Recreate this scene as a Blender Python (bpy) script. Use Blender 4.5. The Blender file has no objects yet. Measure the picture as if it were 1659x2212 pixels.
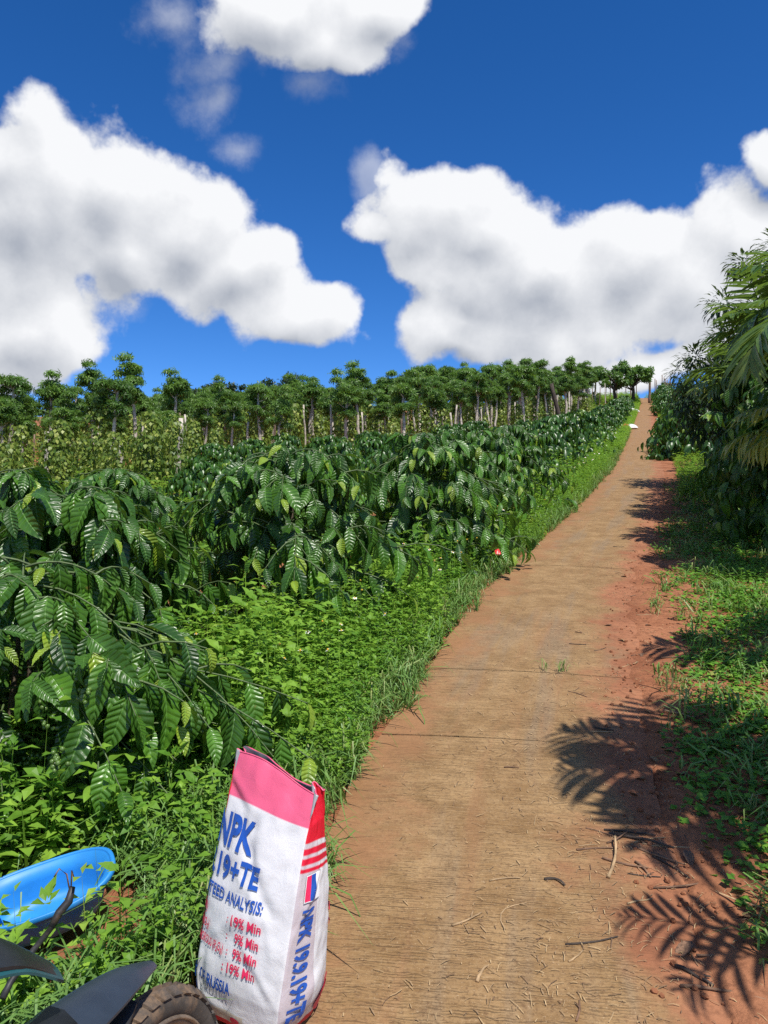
import bpy, math, random
import numpy as np
from mathutils import Matrix, Vector

SC = bpy.context.scene
COL = SC.collection
rng = np.random.default_rng(11)
random.seed(5)
R = math.radians

# ------------------------------------------------------------------ camera
CAM_H = 1.65
cam_d = bpy.data.cameras.new("camera")
cam = bpy.data.objects.new("camera", cam_d)
COL.objects.link(cam)
cam.location = (0, 0, CAM_H)
cam.rotation_euler = (R(90), 0, 0)
cam_d.sensor_fit = 'VERTICAL'
cam_d.sensor_height = 36.0
cam_d.lens = 27.0
cam_d.clip_start = 0.05
cam_d.clip_end = 3000
SC.camera = cam
SC.render.engine = 'CYCLES'
SC.cycles.max_bounces = 6
SC.cycles.transparent_max_bounces = 6
SC.cycles.transmission_bounces = 3
SC.cycles.glossy_bounces = 2
SC.cycles.diffuse_bounces = 3
SC.cycles.caustics_reflective = False
SC.cycles.caustics_refractive = False
SC.cycles.use_denoising = False
SC.view_settings.view_transform = 'Standard'
SC.view_settings.look = 'None'
SC.view_settings.gamma = 1.0
SC.view_settings.use_curve_mapping = False
SC.view_settings.exposure = 0.4

# ------------------------------------------------------------------ node helpers
def nd(nt, typ, ins=None, **props):
    n = nt.nodes.new(typ)
    for k, v in props.items():
        setattr(n, k, v)
    for k, v in (ins or {}).items():
        s = n.inputs[k]
        if isinstance(v, bpy.types.NodeSocket):
            nt.links.new(v, s)
        else:
            s.default_value = v
    return n

def mth(nt, op, a, b=0.0, c=0.0, clamp=False):
    n = nd(nt, 'ShaderNodeMath', {0: a, 1: b, 2: c}, operation=op)
    n.use_clamp = clamp
    return n.outputs[0]

def vmth(nt, op, a, b=(0, 0, 0)):
    return nd(nt, 'ShaderNodeVectorMath', {0: a, 1: b}, operation=op)

def mixc(nt, fac, a, b, blend='MIX'):
    n = nt.nodes.new('ShaderNodeMix')
    n.data_type = 'RGBA'
    n.blend_type = blend
    for k, v in ((0, fac), (6, a), (7, b)):
        if isinstance(v, bpy.types.NodeSocket):
            nt.links.new(v, n.inputs[k])
        else:
            n.inputs[k].default_value = v if k == 0 else (tuple(v) + (1,))[:4]
    return n.outputs[2]

def smooth(nt, x, lo, hi, a=0.0, b=1.0):
    n = nd(nt, 'ShaderNodeMapRange', {0: x, 1: lo, 2: hi, 3: a, 4: b}, interpolation_type='SMOOTHSTEP')
    return n.outputs[0]

def noise(nt, vec, scale, detail=4, rough=0.55, dist=0.0, out=0):
    return nd(nt, 'ShaderNodeTexNoise', {'Vector': vec, 'Scale': scale, 'Detail': detail, 'Roughness': rough, 'Distortion': dist}).outputs[out]

# ------------------------------------------------------------------ sun and sky
SUN_EL, SUN_AZ = R(62), R(149)          # azimuth from +Y towards +X
S = Vector((math.cos(SUN_EL) * math.sin(SUN_AZ), math.cos(SUN_EL) * math.cos(SUN_AZ), math.sin(SUN_EL)))
sun_d = bpy.data.lights.new("sun", 'SUN')
sun_d.energy = 4.6
sun_d.angle = R(0.53)
sun_d.color = (1.0, 0.955, 0.89)
sun = bpy.data.objects.new("sun", sun_d)
sun.rotation_euler = (-S).to_track_quat('-Z', 'Y').to_euler()
sun.location = (20, -10, 40)
COL.objects.link(sun)

world = bpy.data.worlds.new("World")
SC.world = world
world.use_nodes = True
wt = world.node_tree
wt.nodes.clear()

# cloud density as a node group: direction in, density out
cg = bpy.data.node_groups.new("cloud_density", 'ShaderNodeTree')
cg.interface.new_socket("Direction", in_out='INPUT', socket_type='NodeSocketVector')
cg.interface.new_socket("Density", in_out='OUTPUT', socket_type='NodeSocketFloat')
cg.interface.new_socket("Wisp", in_out='OUTPUT', socket_type='NodeSocketFloat')
gi = cg.nodes.new('NodeGroupInput')
go = cg.nodes.new('NodeGroupOutput')
D = gi.outputs[0]
sep = nd(cg, 'ShaderNodeSeparateXYZ', {0: D})
dyc = mth(cg, 'MAXIMUM', sep.outputs[1], 0.08)
gx = mth(cg, 'DIVIDE', sep.outputs[0], dyc)
gz = mth(cg, 'DIVIDE', sep.outputs[2], dyc)
w1 = noise(cg, D, 5.0, 2, 0.6, out=1)
w1 = vmth(cg, 'SUBTRACT', w1, (0.5, 0.5, 0.5)).outputs[0]
w1 = nd(cg, 'ShaderNodeSeparateXYZ', {0: w1})
gx = mth(cg, 'MULTIPLY_ADD', w1.outputs[0], 0.17, gx)
gz = mth(cg, 'MULTIPLY_ADD', w1.outputs[1], 0.15, gz)
P2 = nd(cg, 'ShaderNodeCombineXYZ', {0: gx, 1: gz, 2: 0.0}).outputs[0]
# cloud banks: (centre and radii, in 1/1659 of the tangent plane)
BLOBS = [(60, 430, 330, 255), (-150, 560, 420, 360), (60, 710, 225, 140), (-10, 330, 190, 150), (270, 560, 150, 120), (260, 440, 220, 180), (400, 510, 190, 150), (545, 600, 200, 150), (650, 690, 170, 115),
         (925, 520, 175, 150), (1050, 500, 220, 140), (1030, 625, 215, 125), (1170, 590, 250, 165), (1350, 560, 270, 180), (1250, 690, 320, 110), (1520, 640, 260, 200), (1450, 770, 280, 75), (900, 600, 150, 110), (1000, 700, 160, 85), (830, 520, 90, 65),
         (1600, 520, 180, 200), (1680, 370, 130, 95),
         (640, 10, 240, 165), (720, 95, 150, 105), (860, 20, 140, 90)]
WISPS = [(385, 25, 150, 110), (840, 60, 150, 110), (440, 220, 120, 130), (500, 350, 90, 70), (945, 828, 90, 40), (1110, 765, 60, 60), (670, 190, 130, 80), (470, 120, 170, 110), (240, 640, 150, 110), (820, 400, 70, 70), (1600, 440, 120, 90)]
def banks(blobs):
    dens = None
    for (bx, by, rx, ry) in blobs:
        q = vmth(cg, 'SUBTRACT', P2, ((bx - 829.5) / 1659, (1106 - by) / 1659, 0)).outputs[0]
        q = vmth(cg, 'MULTIPLY', q, (1659 / rx, 1659 / ry, 0)).outputs[0]
        q = nd(cg, 'ShaderNodeVectorMath', {0: q}, operation='LENGTH').outputs[1]
        q = mth(cg, 'SUBTRACT', 1.0, q)
        dens = q if dens is None else nd(cg, 'ShaderNodeMath', {0: dens, 1: q, 2: 0.18}, operation='SMOOTH_MAX').outputs[0]
    return dens
dens = banks(BLOBS)
thin = banks(WISPS)
front = smooth(cg, sep.outputs[1], 0.45, 0.6)
gen = mth(cg, 'SUBTRACT', noise(cg, D, 2.3, 1, 0.5), 0.53)
gen = mth(cg, 'MULTIPLY', gen, 3.0)
base = nd(cg, 'ShaderNodeMix', {0: front, 2: gen, 3: dens}).outputs[0]
n2 = mth(cg, 'SUBTRACT', noise(cg, D, 7.0, 7, 0.63), 0.5)
vor = nd(cg, 'ShaderNodeTexVoronoi', {'Vector': D, 'Scale': 10.0, 'Detail': 1.0, 'Roughness': 0.55}, feature='F1').outputs[0]
vor = mth(cg, 'SUBTRACT', 0.42, vor)
tot = mth(cg, 'MULTIPLY_ADD', n2, 0.85, base)
tot = mth(cg, 'MULTIPLY_ADD', vor, 0.50, tot)
tot = mth(cg, 'ADD', tot, 0.06)
cg.links.new(tot, go.inputs[0])
front_w = mth(cg, 'MULTIPLY', thin, front)
cg.links.new(mth(cg, 'MULTIPLY_ADD', n2, 2.6, mth(cg, 'SUBTRACT', front_w, 0.18)), go.inputs[1])

tc = nd(wt, 'ShaderNodeTexCoord')
vec = tc.outputs['Generated']
sky = nd(wt, 'ShaderNodeTexSky', sky_type='NISHITA')
sky.sun_disc = False
sky.sun_elevation = SUN_EL
sky.sun_rotation = SUN_AZ
sky.altitude = 3500
sky.air_density = 0.85
sky.dust_density = 0.0
sky.ozone_density = 3.0
skyc = nd(wt, 'ShaderNodeHueSaturation', {'Hue': 0.507, 'Saturation': 1.30, 'Value': 1.34, 'Color': sky.outputs[0]}).outputs[0]
bg1 = nd(wt, 'ShaderNodeBackground', {0: skyc, 1: 0.105})
g1 = wt.nodes.new('ShaderNodeGroup'); g1.node_tree = cg
wt.links.new(vec, g1.inputs[0])
off = vmth(wt, 'ADD', vec, (0.018, 0.0, 0.036)).outputs[0]
off = nd(wt, 'ShaderNodeVectorMath', {0: off}, operation='NORMALIZE').outputs[0]
g2 = wt.nodes.new('ShaderNodeGroup'); g2.node_tree = cg
wt.links.new(off, g2.inputs[0])
d1, d2 = g1.outputs[0], g2.outputs[0]
wisp = noise(wt, vec, 18.0, 4, 0.65)
alpha = smooth(wt, mth(wt, 'MULTIPLY_ADD', mth(wt, 'SUBTRACT', wisp, 0.5), 0.48, d1), -0.02, 0.24)
thinw = smooth(wt, g1.outputs[1], 0.0, 0.9, 0.0, 0.42)
alpha = mth(wt, 'MAXIMUM', alpha, thinw)
rel = mth(wt, 'SUBTRACT', d1, d2)
lit = mth(wt, 'MULTIPLY_ADD', rel, 1.15, 0.70)
thick = smooth(wt, d1, 0.20, 0.95)
lit = mth(wt, 'MULTIPLY_ADD', thick, -0.32, lit)
big = noise(wt, vec, 4.5, 2, 0.5)
lit = mth(wt, 'MULTIPLY_ADD', mth(wt, 'SUBTRACT', big, 0.5), 0.38, mth(wt, 'MULTIPLY_ADD', mth(wt, 'SUBTRACT', wisp, 0.5), 0.45, lit), clamp=True)
ccol = mixc(wt, lit, (0.37, 0.40, 0.46), (0.81, 0.82, 0.84))
bg2 = nd(wt, 'ShaderNodeBackground', {0: ccol, 1: 0.88})
mx = nd(wt, 'ShaderNodeMixShader', {0: alpha, 1: bg1.outputs[0], 2: bg2.outputs[0]})
wo = nd(wt, 'ShaderNodeOutputWorld', {0: mx.outputs[0]})
world.cycles.sampling_method = 'MANUAL'
world.cycles.sample_map_resolution = 512

# ------------------------------------------------------------------ mesh helpers
class MB:
    """gathers vertices and faces for one mesh"""
    def __init__(self):
        self.V, self.F, self.U, self.T, self.M, self.n = [], [], [], [], [], 0
    def add(self, V, F, uv=None, tint=0.0, mat=0):
        V = np.asarray(V, float).reshape(-1, 3)
        F = np.asarray(F, int)
        self.V.append(V)
        self.F.append(F + self.n)
        self.U.append(np.zeros((len(V), 2)) if uv is None else np.asarray(uv, float))
        self.T.append(np.broadcast_to(np.asarray(tint, float), (len(V),)))
        self.M.append(np.full(len(F), mat, int))
        self.n += len(V)
        return self
    def mesh(self, name, mats, smooth=True):
        me = bpy.data.meshes.new(name)
        V = np.concatenate(self.V)
        me.vertices.add(len(V))
        me.vertices.foreach_set('co', V.astype(np.float32).ravel())
        idx = np.concatenate([f.ravel() for f in self.F])
        sizes = np.concatenate([np.full(len(f), f.shape[1]) for f in self.F])
        me.loops.add(len(idx))
        me.loops.foreach_set('vertex_index', idx.astype(np.int32))
        me.polygons.add(len(sizes))
        st = np.concatenate([[0], np.cumsum(sizes)[:-1]])
        me.polygons.foreach_set('loop_start', st.astype(np.int32))
        me.polygons.foreach_set('material_index', np.concatenate(self.M).astype(np.int32))
        me.polygons.foreach_set('use_smooth', np.full(len(sizes), smooth))
        me.update(calc_edges=True)
        uvl = me.uv_layers.new(name='uv')
        uvl.data.foreach_set('uv', np.concatenate(self.U)[idx].astype(np.float32).ravel())
        a = me.attributes.new('tint', 'FLOAT', 'POINT')
        a.data.foreach_set('value', np.concatenate(self.T).astype(np.float32))
        for m in (mats if isinstance(mats, (list, tuple)) else [mats]):
            me.materials.append(m)
        return me

def obj(name, data, parent=None, **props):
    o = bpy.data.objects.new(name, data)
    COL.objects.link(o)
    if parent is not None:
        o.parent = parent
    for k, v in props.items():
        o[k] = v
    return o

def thing(name, label, cat, loc=(0, 0, 0), rz=0.0, group=None, data=None):
    o = obj(name, data, label=label, category=cat)
    o.location = loc
    o.rotation_euler = (0, 0, rz)
    if group:
        o['group'] = group
    return o

def dup(root, loc, rz, scale=1.0, label=None, group=None):
    def cp(o, par):
        c = o.copy()
        COL.objects.link(c)
        c.parent = par
        for ch in o.children:
            cp(ch, c)
        return c
    r = cp(root, None)
    r.location = loc
    r.rotation_euler = (0, 0, rz)
    r.scale = scale if isinstance(scale, tuple) else (scale,) * 3
    if label:
        r['label'] = label
    if group:
        r['group'] = group
    return r

def nrm(v):
    v = np.asarray(v, float)
    return v / np.maximum(np.linalg.norm(v, axis=-1, keepdims=True), 1e-9)

def tube(path, rad, sides=8, cap=True, uvs=1.0):
    P = np.asarray(path, float)
    n = len(P)
    rad = np.broadcast_to(np.asarray(rad, float), (n,))
    T = nrm(np.gradient(P, axis=0))
    up = np.array([0, 0, 1.0]) if abs(T[0][2]) < 0.9 else np.array([1.0, 0, 0])
    A = nrm(np.cross(T, up))
    B = np.cross(T, A)
    th = np.linspace(0, 2 * math.pi, sides, endpoint=False)
    V = (P[:, None] + rad[:, None, None] * (np.cos(th)[None, :, None] * A[:, None] + np.sin(th)[None, :, None] * B[:, None])).reshape(-1, 3)
    i = np.arange(n - 1)[:, None] * sides
    j = np.arange(sides)[None]
    k = (j + 1) % sides
    F = np.stack([i + j, i + k, i + sides + k, i + sides + j], -1).reshape(-1, 4)
    uv = np.stack([np.tile(np.arange(sides) / sides, n), np.repeat(np.linspace(0, 1, n), sides) * uvs], -1)
    if cap:
        V = np.concatenate([V, P[:1], P[-1:]])
        uv = np.concatenate([uv, [[0.5, 0], [0.5, 1]]])
        a, b = len(V) - 2, len(V) - 1
        jj = np.arange(sides)
        kk = (jj + 1) % sides
        c0 = np.stack([kk, jj, jj, np.full(sides, a)], -1)[:, [0, 1, 3]]
        c1 = np.stack([(n - 1) * sides + jj, (n - 1) * sides + kk, np.full(sides, b)], -1)
        return V, F, uv, np.concatenate([c0, c1])
    return V, F, uv, None

def add_tube(mb, path, rad, sides=8, tint=0.0, mat=0, cap=True, uvs=1.0):
    V, F, uv, C = tube(path, rad, sides, cap, uvs)
    n0 = mb.n
    mb.add(V, F, uv, tint, mat)
    if C is not None:
        mb.F.append(C + n0)
        mb.M.append(np.full(len(C), mat, int))
    return mb

def add_box(mb, c, s, Rm=None, mat=0, tint=0.0):
    q = np.array([[x, y, z] for x in (-.5, .5) for y in (-.5, .5) for z in (-.5, .5)]) * np.asarray(s)
    if Rm is not None:
        q = q @ np.asarray(Rm).T
    F = [[0, 1, 3, 2], [4, 6, 7, 5], [0, 4, 5, 1], [2, 3, 7, 6], [0, 2, 6, 4], [1, 5, 7, 3]]
    return mb.add(q + np.asarray(c), F, None, tint, mat)

def grid_faces(nu, nv, wrap=False):
    a = np.arange(nv - 1)[:, None] * nu
    b = np.arange(nu if wrap else nu - 1)[None]
    c = (b + 1) % nu
    return np.stack([a + b, a + c, a + nu + c, a + nu + b], -1).reshape(-1, 4)

def vnoise(x, y, seed=0):
    """smooth value noise, -1..1"""
    def h(i, j):
        v = np.sin(i * 127.1 + j * 311.7 + seed * 74.7) * 43758.5453
        return (v - np.floor(v)) * 2 - 1
    x = np.asarray(x, float); y = np.asarray(y, float)
    i, j = np.floor(x), np.floor(y)
    fx, fy = x - i, y - j
    fx, fy = fx * fx * (3 - 2 * fx), fy * fy * (3 - 2 * fy)
    return (h(i, j) * (1 - fx) + h(i + 1, j) * fx) * (1 - fy) + (h(i, j + 1) * (1 - fx) + h(i + 1, j + 1) * fx) * fy

def stamp(mb, tmpl, pos, Rm, scale, tint, mat=0):
    """joins many transformed copies of one template into the mesh"""
    V, F, uv = tmpl[:3]
    m = len(pos)
    if m == 0:
        return mb
    scale = np.broadcast_to(np.asarray(scale, float), (m,))
    W = np.einsum('mij,nj->mni', Rm, V) * scale[:, None, None] + np.asarray(pos)[:, None]
    FF = (F[None] + (np.arange(m) * len(V))[:, None, None]).reshape(-1, F.shape[1])
    tv = tmpl[3] if len(tmpl) > 3 else np.zeros(len(V))
    T = (np.broadcast_to(np.asarray(tint, float), (m,))[:, None] + tv[None]).reshape(-1)
    return mb.add(W.reshape(-1, 3), FF, np.tile(uv, (m, 1)), T, mat)

def frames(y, z):
    """rotation matrices whose local Y is y and local Z is near z"""
    y = nrm(y)
    x = nrm(np.cross(y, z))
    z = np.cross(x, y)
    return np.stack([x, y, z], -1)

def yaw_frames(a, tilt=None, tdir=None):
    m = len(a)
    z = np.tile([0, 0, 1.0], (m, 1))
    if tilt is not None:
        z = nrm(z + np.stack([np.cos(tdir), np.sin(tdir), np.zeros(m)], -1) * tilt[:, None])
    y = np.stack([np.cos(a), np.sin(a), np.zeros(m)], -1)
    x = nrm(np.cross(y, z))
    return np.stack([x, np.cross(z, x), z], -1)

# ------------------------------------------------------------------ the lie of the land
_Y = np.linspace(-40, 420, 4601)
_pt = np.array([(-40, -9.0), (-6, -2.0), (0, -.85), (2.1, -.40), (3.4, -.15), (4.5, .12), (7.3, .98), (12.6, 3.1), (20, 5.9), (44, 14.1), (88, 29.4), (105, 34.5), (130, 40), (420, 120)])
_X = np.interp(_Y, _pt[:, 0], _pt[:, 1])
_k = np.exp(-np.linspace(-2, 2, 25) ** 2)
_X = np.convolve(np.pad(_X, 12, mode='edge'), _k / _k.sum(), 'valid')
_s = np.where(_Y < 0, np.clip(.125 + .004 * _Y, .06, .125), .125 + .0008 * np.clip(_Y, 0, 95))
_s = np.where(_Y > 95, np.clip(_s - (_Y - 95) * .006, -.05, 1), _s)
_Z = np.cumsum(_s) * (_Y[1] - _Y[0])
_Z -= np.interp(0, _Y, _Z)

def xl(y):
    return np.interp(y, _Y, _X)
def zr(y):
    return np.interp(y, _Y, _Z)
ROAD_W = 1.32
def ground(x, y):
    """height of the land; the strip under the road lies a little deeper"""
    x = np.asarray(x, float); y = np.asarray(y, float)
    o = x - xl(y)
    z = zr(y)
    left = np.clip(-o, 0, 60)
    right = np.clip(o - 1.7, 0, 60)
    z = z - .042 * left + .0 * right
    b = np.clip(np.maximum(left - .2, right - .1), 0, 1)
    z = z + b * (.035 * vnoise(x * .9, y * .9, 1) + .02 * vnoise(x * 2.7, y * 2.7, 2))
    z = z + np.clip(right, 0, 1) * .05
    return z

def at(x, y, dz=0.0):
    return (float(x), float(y), float(ground(x, y)) + dz)

# ------------------------------------------------------------------ materials
def mat(name):
    m = bpy.data.materials.new(name)
    m.use_nodes = True
    nt = m.node_tree
    nt.nodes.clear()
    out = nt.nodes.new('ShaderNodeOutputMaterial')
    return m, nt, out

def principled(nt, out, **ins):
    p = nd(nt, 'ShaderNodeBsdfPrincipled', {k.replace('_', ' '): (tuple(v) + (1,) if isinstance(v, tuple) and len(v) == 3 else v) for k, v in ins.items()})
    nt.links.new(p.outputs[0], out.inputs[0])
    return p

def bump(nt, h, strength=0.5, dist=0.01):
    return nd(nt, 'ShaderNodeBump', {'Height': h, 'Strength': strength, 'Distance': dist}).outputs[0]

def simple(name, col, rough=0.6, var=0.25, scale=12.0, metal=0.0, bmp=0.0, dirt=None, spec=0.5):
    m, nt, out = mat(name)
    tcn = nd(nt, 'ShaderNodeTexCoord').outputs['Object']
    n = noise(nt, tcn, scale, 6, 0.65)
    f = smooth(nt, n, 0.3, 0.7)
    c = mixc(nt, f, tuple(x * (1 - var) for x in col), tuple(min(1, x * (1 + var)) for x in col))
    if dirt:
        n2 = smooth(nt, noise(nt, tcn, scale * .35, 7, 0.7), dirt[1], dirt[1] + .18)
        c = mixc(nt, mth(nt, 'MULTIPLY', n2, dirt[2]), c, dirt[0])
    p = principled(nt, out, Base_Color=c, Roughness=rough, Metallic=metal)
    p.inputs['Specular IOR Level'].default_value = spec
    if bmp:
        nt.links.new(bump(nt, n, bmp, 0.01), p.inputs['Normal'])
    return m

def leaf_material(name, dark, light, young, rough=0.3, trans=0.22, veins=0.0, spec=0.5, transcol=(0.25, 0.42, 0.03)):
    """tint 0..1 runs dark to light, 1..2 runs light to young; veins > 0 draws ribs from the leaf's uv"""
    m, nt, out = mat(name)
    t = nd(nt, 'ShaderNodeAttribute', attribute_name='tint').outputs['Fac']
    ri = nd(nt, 'ShaderNodeObjectInfo').outputs['Random']
    t1 = mth(nt, 'MULTIPLY_ADD', mth(nt, 'SUBTRACT', ri, 0.5), 0.35, mth(nt, 'MINIMUM', t, 1.0), clamp=True)
    c = mixc(nt, t1, dark, light)
    c = mixc(nt, mth(nt, 'SUBTRACT', t, 1.0, clamp=True), c, young)
    nrmsock = None
    ro = rough
    if veins:
        uv = nd(nt, 'ShaderNodeUVMap', uv_map='uv')
        sx = nd(nt, 'ShaderNodeSeparateXYZ', {0: uv.outputs[0]})
        v = mth(nt, 'ABSOLUTE', mth(nt, 'MULTIPLY_ADD', sx.outputs[1], 2.0, -1.0))
        rib = mth(nt, 'MULTIPLY_ADD', sx.outputs[0], veins, mth(nt, 'MULTIPLY', v, -1.3))
        tri = mth(nt, 'PINGPONG', rib, 0.5)
        line = smooth(nt, tri, 0.0, 0.12, 1.0, 0.0)
        mid = smooth(nt, v, 0.03, 0.10, 1.0, 0.0)
        ln = mth(nt, 'MAXIMUM', mth(nt, 'MULTIPLY', line, 0.30), mid)
        c = mixc(nt, mth(nt, 'MULTIPLY', ln, 0.55), c, tuple(min(1, x * 1.5 + .03) for x in light))
        h = mth(nt, 'SUBTRACT', smooth(nt, tri, 0.0, 0.42), mth(nt, 'MULTIPLY', mid, 0.7))
        nrmsock = bump(nt, h, 0.55, 0.006)
    geo = nd(nt, 'ShaderNodeNewGeometry')
    n = noise(nt, geo.outputs['Position'], 9.0, 4, 0.6)
    c = mixc(nt, smooth(nt, n, 0.35, 0.7, 0.0, 0.4), c, tuple(x * .55 for x in dark))
    if veins:
        oi = nd(nt, 'ShaderNodeTexCoord').outputs['Object']
        spot = noise(nt, vmth(nt, 'ADD', oi, nd(nt, 'ShaderNodeCombineXYZ', {0: mth(nt, 'MULTIPLY', ri, 37.0), 1: 0.0, 2: 0.0}).outputs[0]).outputs[0], 7.0, 4, 0.65)
        c = mixc(nt, smooth(nt, spot, 0.66, 0.72, 0.0, 0.75), c, (0.16, 0.12, 0.03))
        ro = mth(nt, 'MULTIPLY_ADD', n, 0.30, rough - 0.12)
    c = mixc(nt, mth(nt, 'MULTIPLY', geo.outputs['Backfacing'], 0.45), c, tuple(min(1, x * 1.15 + .025) for x in light))
    p = principled(nt, out, Base_Color=c, Roughness=ro)
    p.inputs['Specular IOR Level'].default_value = spec
    if nrmsock:
        nt.links.new(nrmsock, p.inputs['Normal'])
    tr = nd(nt, 'ShaderNodeBsdfTranslucent', {0: mixc(nt, 0.5, c, transcol)})
    mxs = nd(nt, 'ShaderNodeMixShader', {0: trans, 1: p.outputs[0], 2: tr.outputs[0]})
    nt.links.new(mxs.outputs[0], out.inputs[0])
    return m

M = {}
M['coffee'] = leaf_material('coffee_leaf', (0.018, 0.060, 0.008), (0.085, 0.215, 0.018), (0.28, 0.38, 0.03), rough=0.31, trans=0.17, veins=9.0)
M['coffee_far'] = leaf_material('coffee_leaf_small', (0.018, 0.060, 0.009), (0.075, 0.19, 0.02), (0.24, 0.33, 0.025), rough=0.36, trans=0.15)
M['weed'] = leaf_material('weed_leaf', (0.09, 0.23, 0.022), (0.30, 0.50, 0.055), (0.42, 0.46, 0.10), rough=0.5, trans=0.38, spec=0.3)
M['carpet'] = leaf_material('ground_cover_leaf', (0.07, 0.20, 0.02), (0.18, 0.38, 0.035), (0.36, 0.36, 0.09), rough=0.5, trans=0.28, spec=0.3)
M['grass'] = leaf_material('grass_blade', (0.06, 0.14, 0.025), (0.14, 0.27, 0.05), (0.46, 0.38, 0.17), rough=0.45, trans=0.25, spec=0.35)
M['pole_leaf'] = leaf_material('support_tree_leaf', (0.045, 0.115, 0.022), (0.15, 0.28, 0.04), (0.30, 0.38, 0.05), rough=0.45, trans=0.32, spec=0.35)
M['vine'] = leaf_material('pepper_vine_leaf', (0.06, 0.125, 0.018), (0.22, 0.29, 0.04), (0.55, 0.55, 0.16), rough=0.45, trans=0.25, spec=0.3)
M['wood_leaf'] = leaf_material('forest_leaf', (0.014, 0.036, 0.016), (0.036, 0.074, 0.026), (0.08, 0.11, 0.03), rough=0.5, trans=0.15, spec=0.3)
M['palm'] = leaf_material('palm_leaflet', (0.028, 0.080, 0.018), (0.16, 0.26, 0.055), (0.62, 0.50, 0.08), rough=0.33, trans=0.30)
M['petal'] = simple('white_petal', (0.8, 0.8, 0.74), 0.6, 0.05)
M['petal_eye'] = simple('yellow_flower_eye', (0.7, 0.42, 0.03), 0.7, 0.2, 60)
M['bark'] = simple('pale_bark', (0.44, 0.39, 0.32), 0.9, 0.4, 9, bmp=0.6)
M['palm_bark'] = simple('palm_trunk', (0.075, 0.085, 0.05), 0.85, 0.4, 12, bmp=0.4)
M['dark_bark'] = simple('dark_bark', (0.055, 0.040, 0.030), 0.9, 0.4, 9, bmp=0.6)
M['stem'] = simple('coffee_stem', (0.11, 0.085, 0.055), 0.85, 0.35, 25, bmp=0.5)
M['green_stem'] = simple('green_stem', (0.075, 0.115, 0.035), 0.6, 0.3, 25)
M['berry'] = simple('green_berry', (0.085, 0.15, 0.03), 0.3, 0.4, 40)
M['twig'] = simple('dry_twig', (0.17, 0.095, 0.055), 0.9, 0.5, 14, bmp=0.6)
M['pale_twig'] = simple('peeled_twig', (0.36, 0.24, 0.125), 0.85, 0.4, 14, bmp=0.5)
M['dry_leaf'] = simple('dry_leaf', (0.22, 0.125, 0.055), 0.85, 0.45, 20)
M['post'] = simple('weathered_post', (0.17, 0.115, 0.08), 0.9, 0.45, 6, bmp=0.6)

def straw_material():
    m, nt, out = mat('dry_straw')
    t = nd(nt, 'ShaderNodeAttribute', attribute_name='tint').outputs['Fac']
    c = mixc(nt, t, (0.13, 0.07, 0.038), (0.46, 0.32, 0.16))
    principled(nt, out, Base_Color=c, Roughness=0.8)
    return m
M['straw'] = straw_material()

def soil_nodes(nt, pos):
    a = noise(nt, pos, 2.2, 6, 0.6)
    b = noise(nt, pos, 28.0, 8, 0.7)
    c = mixc(nt, smooth(nt, a, 0.3, 0.7), (0.235, 0.088, 0.042), (0.36, 0.155, 0.078))
    c = mixc(nt, smooth(nt, b, 0.42, 0.72, 0.0, 0.75), c, (0.14, 0.055, 0.028))
    return c, b

def soil_material():
    m, nt, out = mat('red_soil')
    pos = nd(nt, 'ShaderNodeNewGeometry').outputs['Position']
    c, b = soil_nodes(nt, pos)
    p = principled(nt, out, Base_Color=c, Roughness=0.95)
    p.inputs['Specular IOR Level'].default_value = 0.15
    nt.links.new(bump(nt, b, 0.8, 0.02), p.inputs['Normal'])
    return m
M['soil'] = soil_material()

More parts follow.
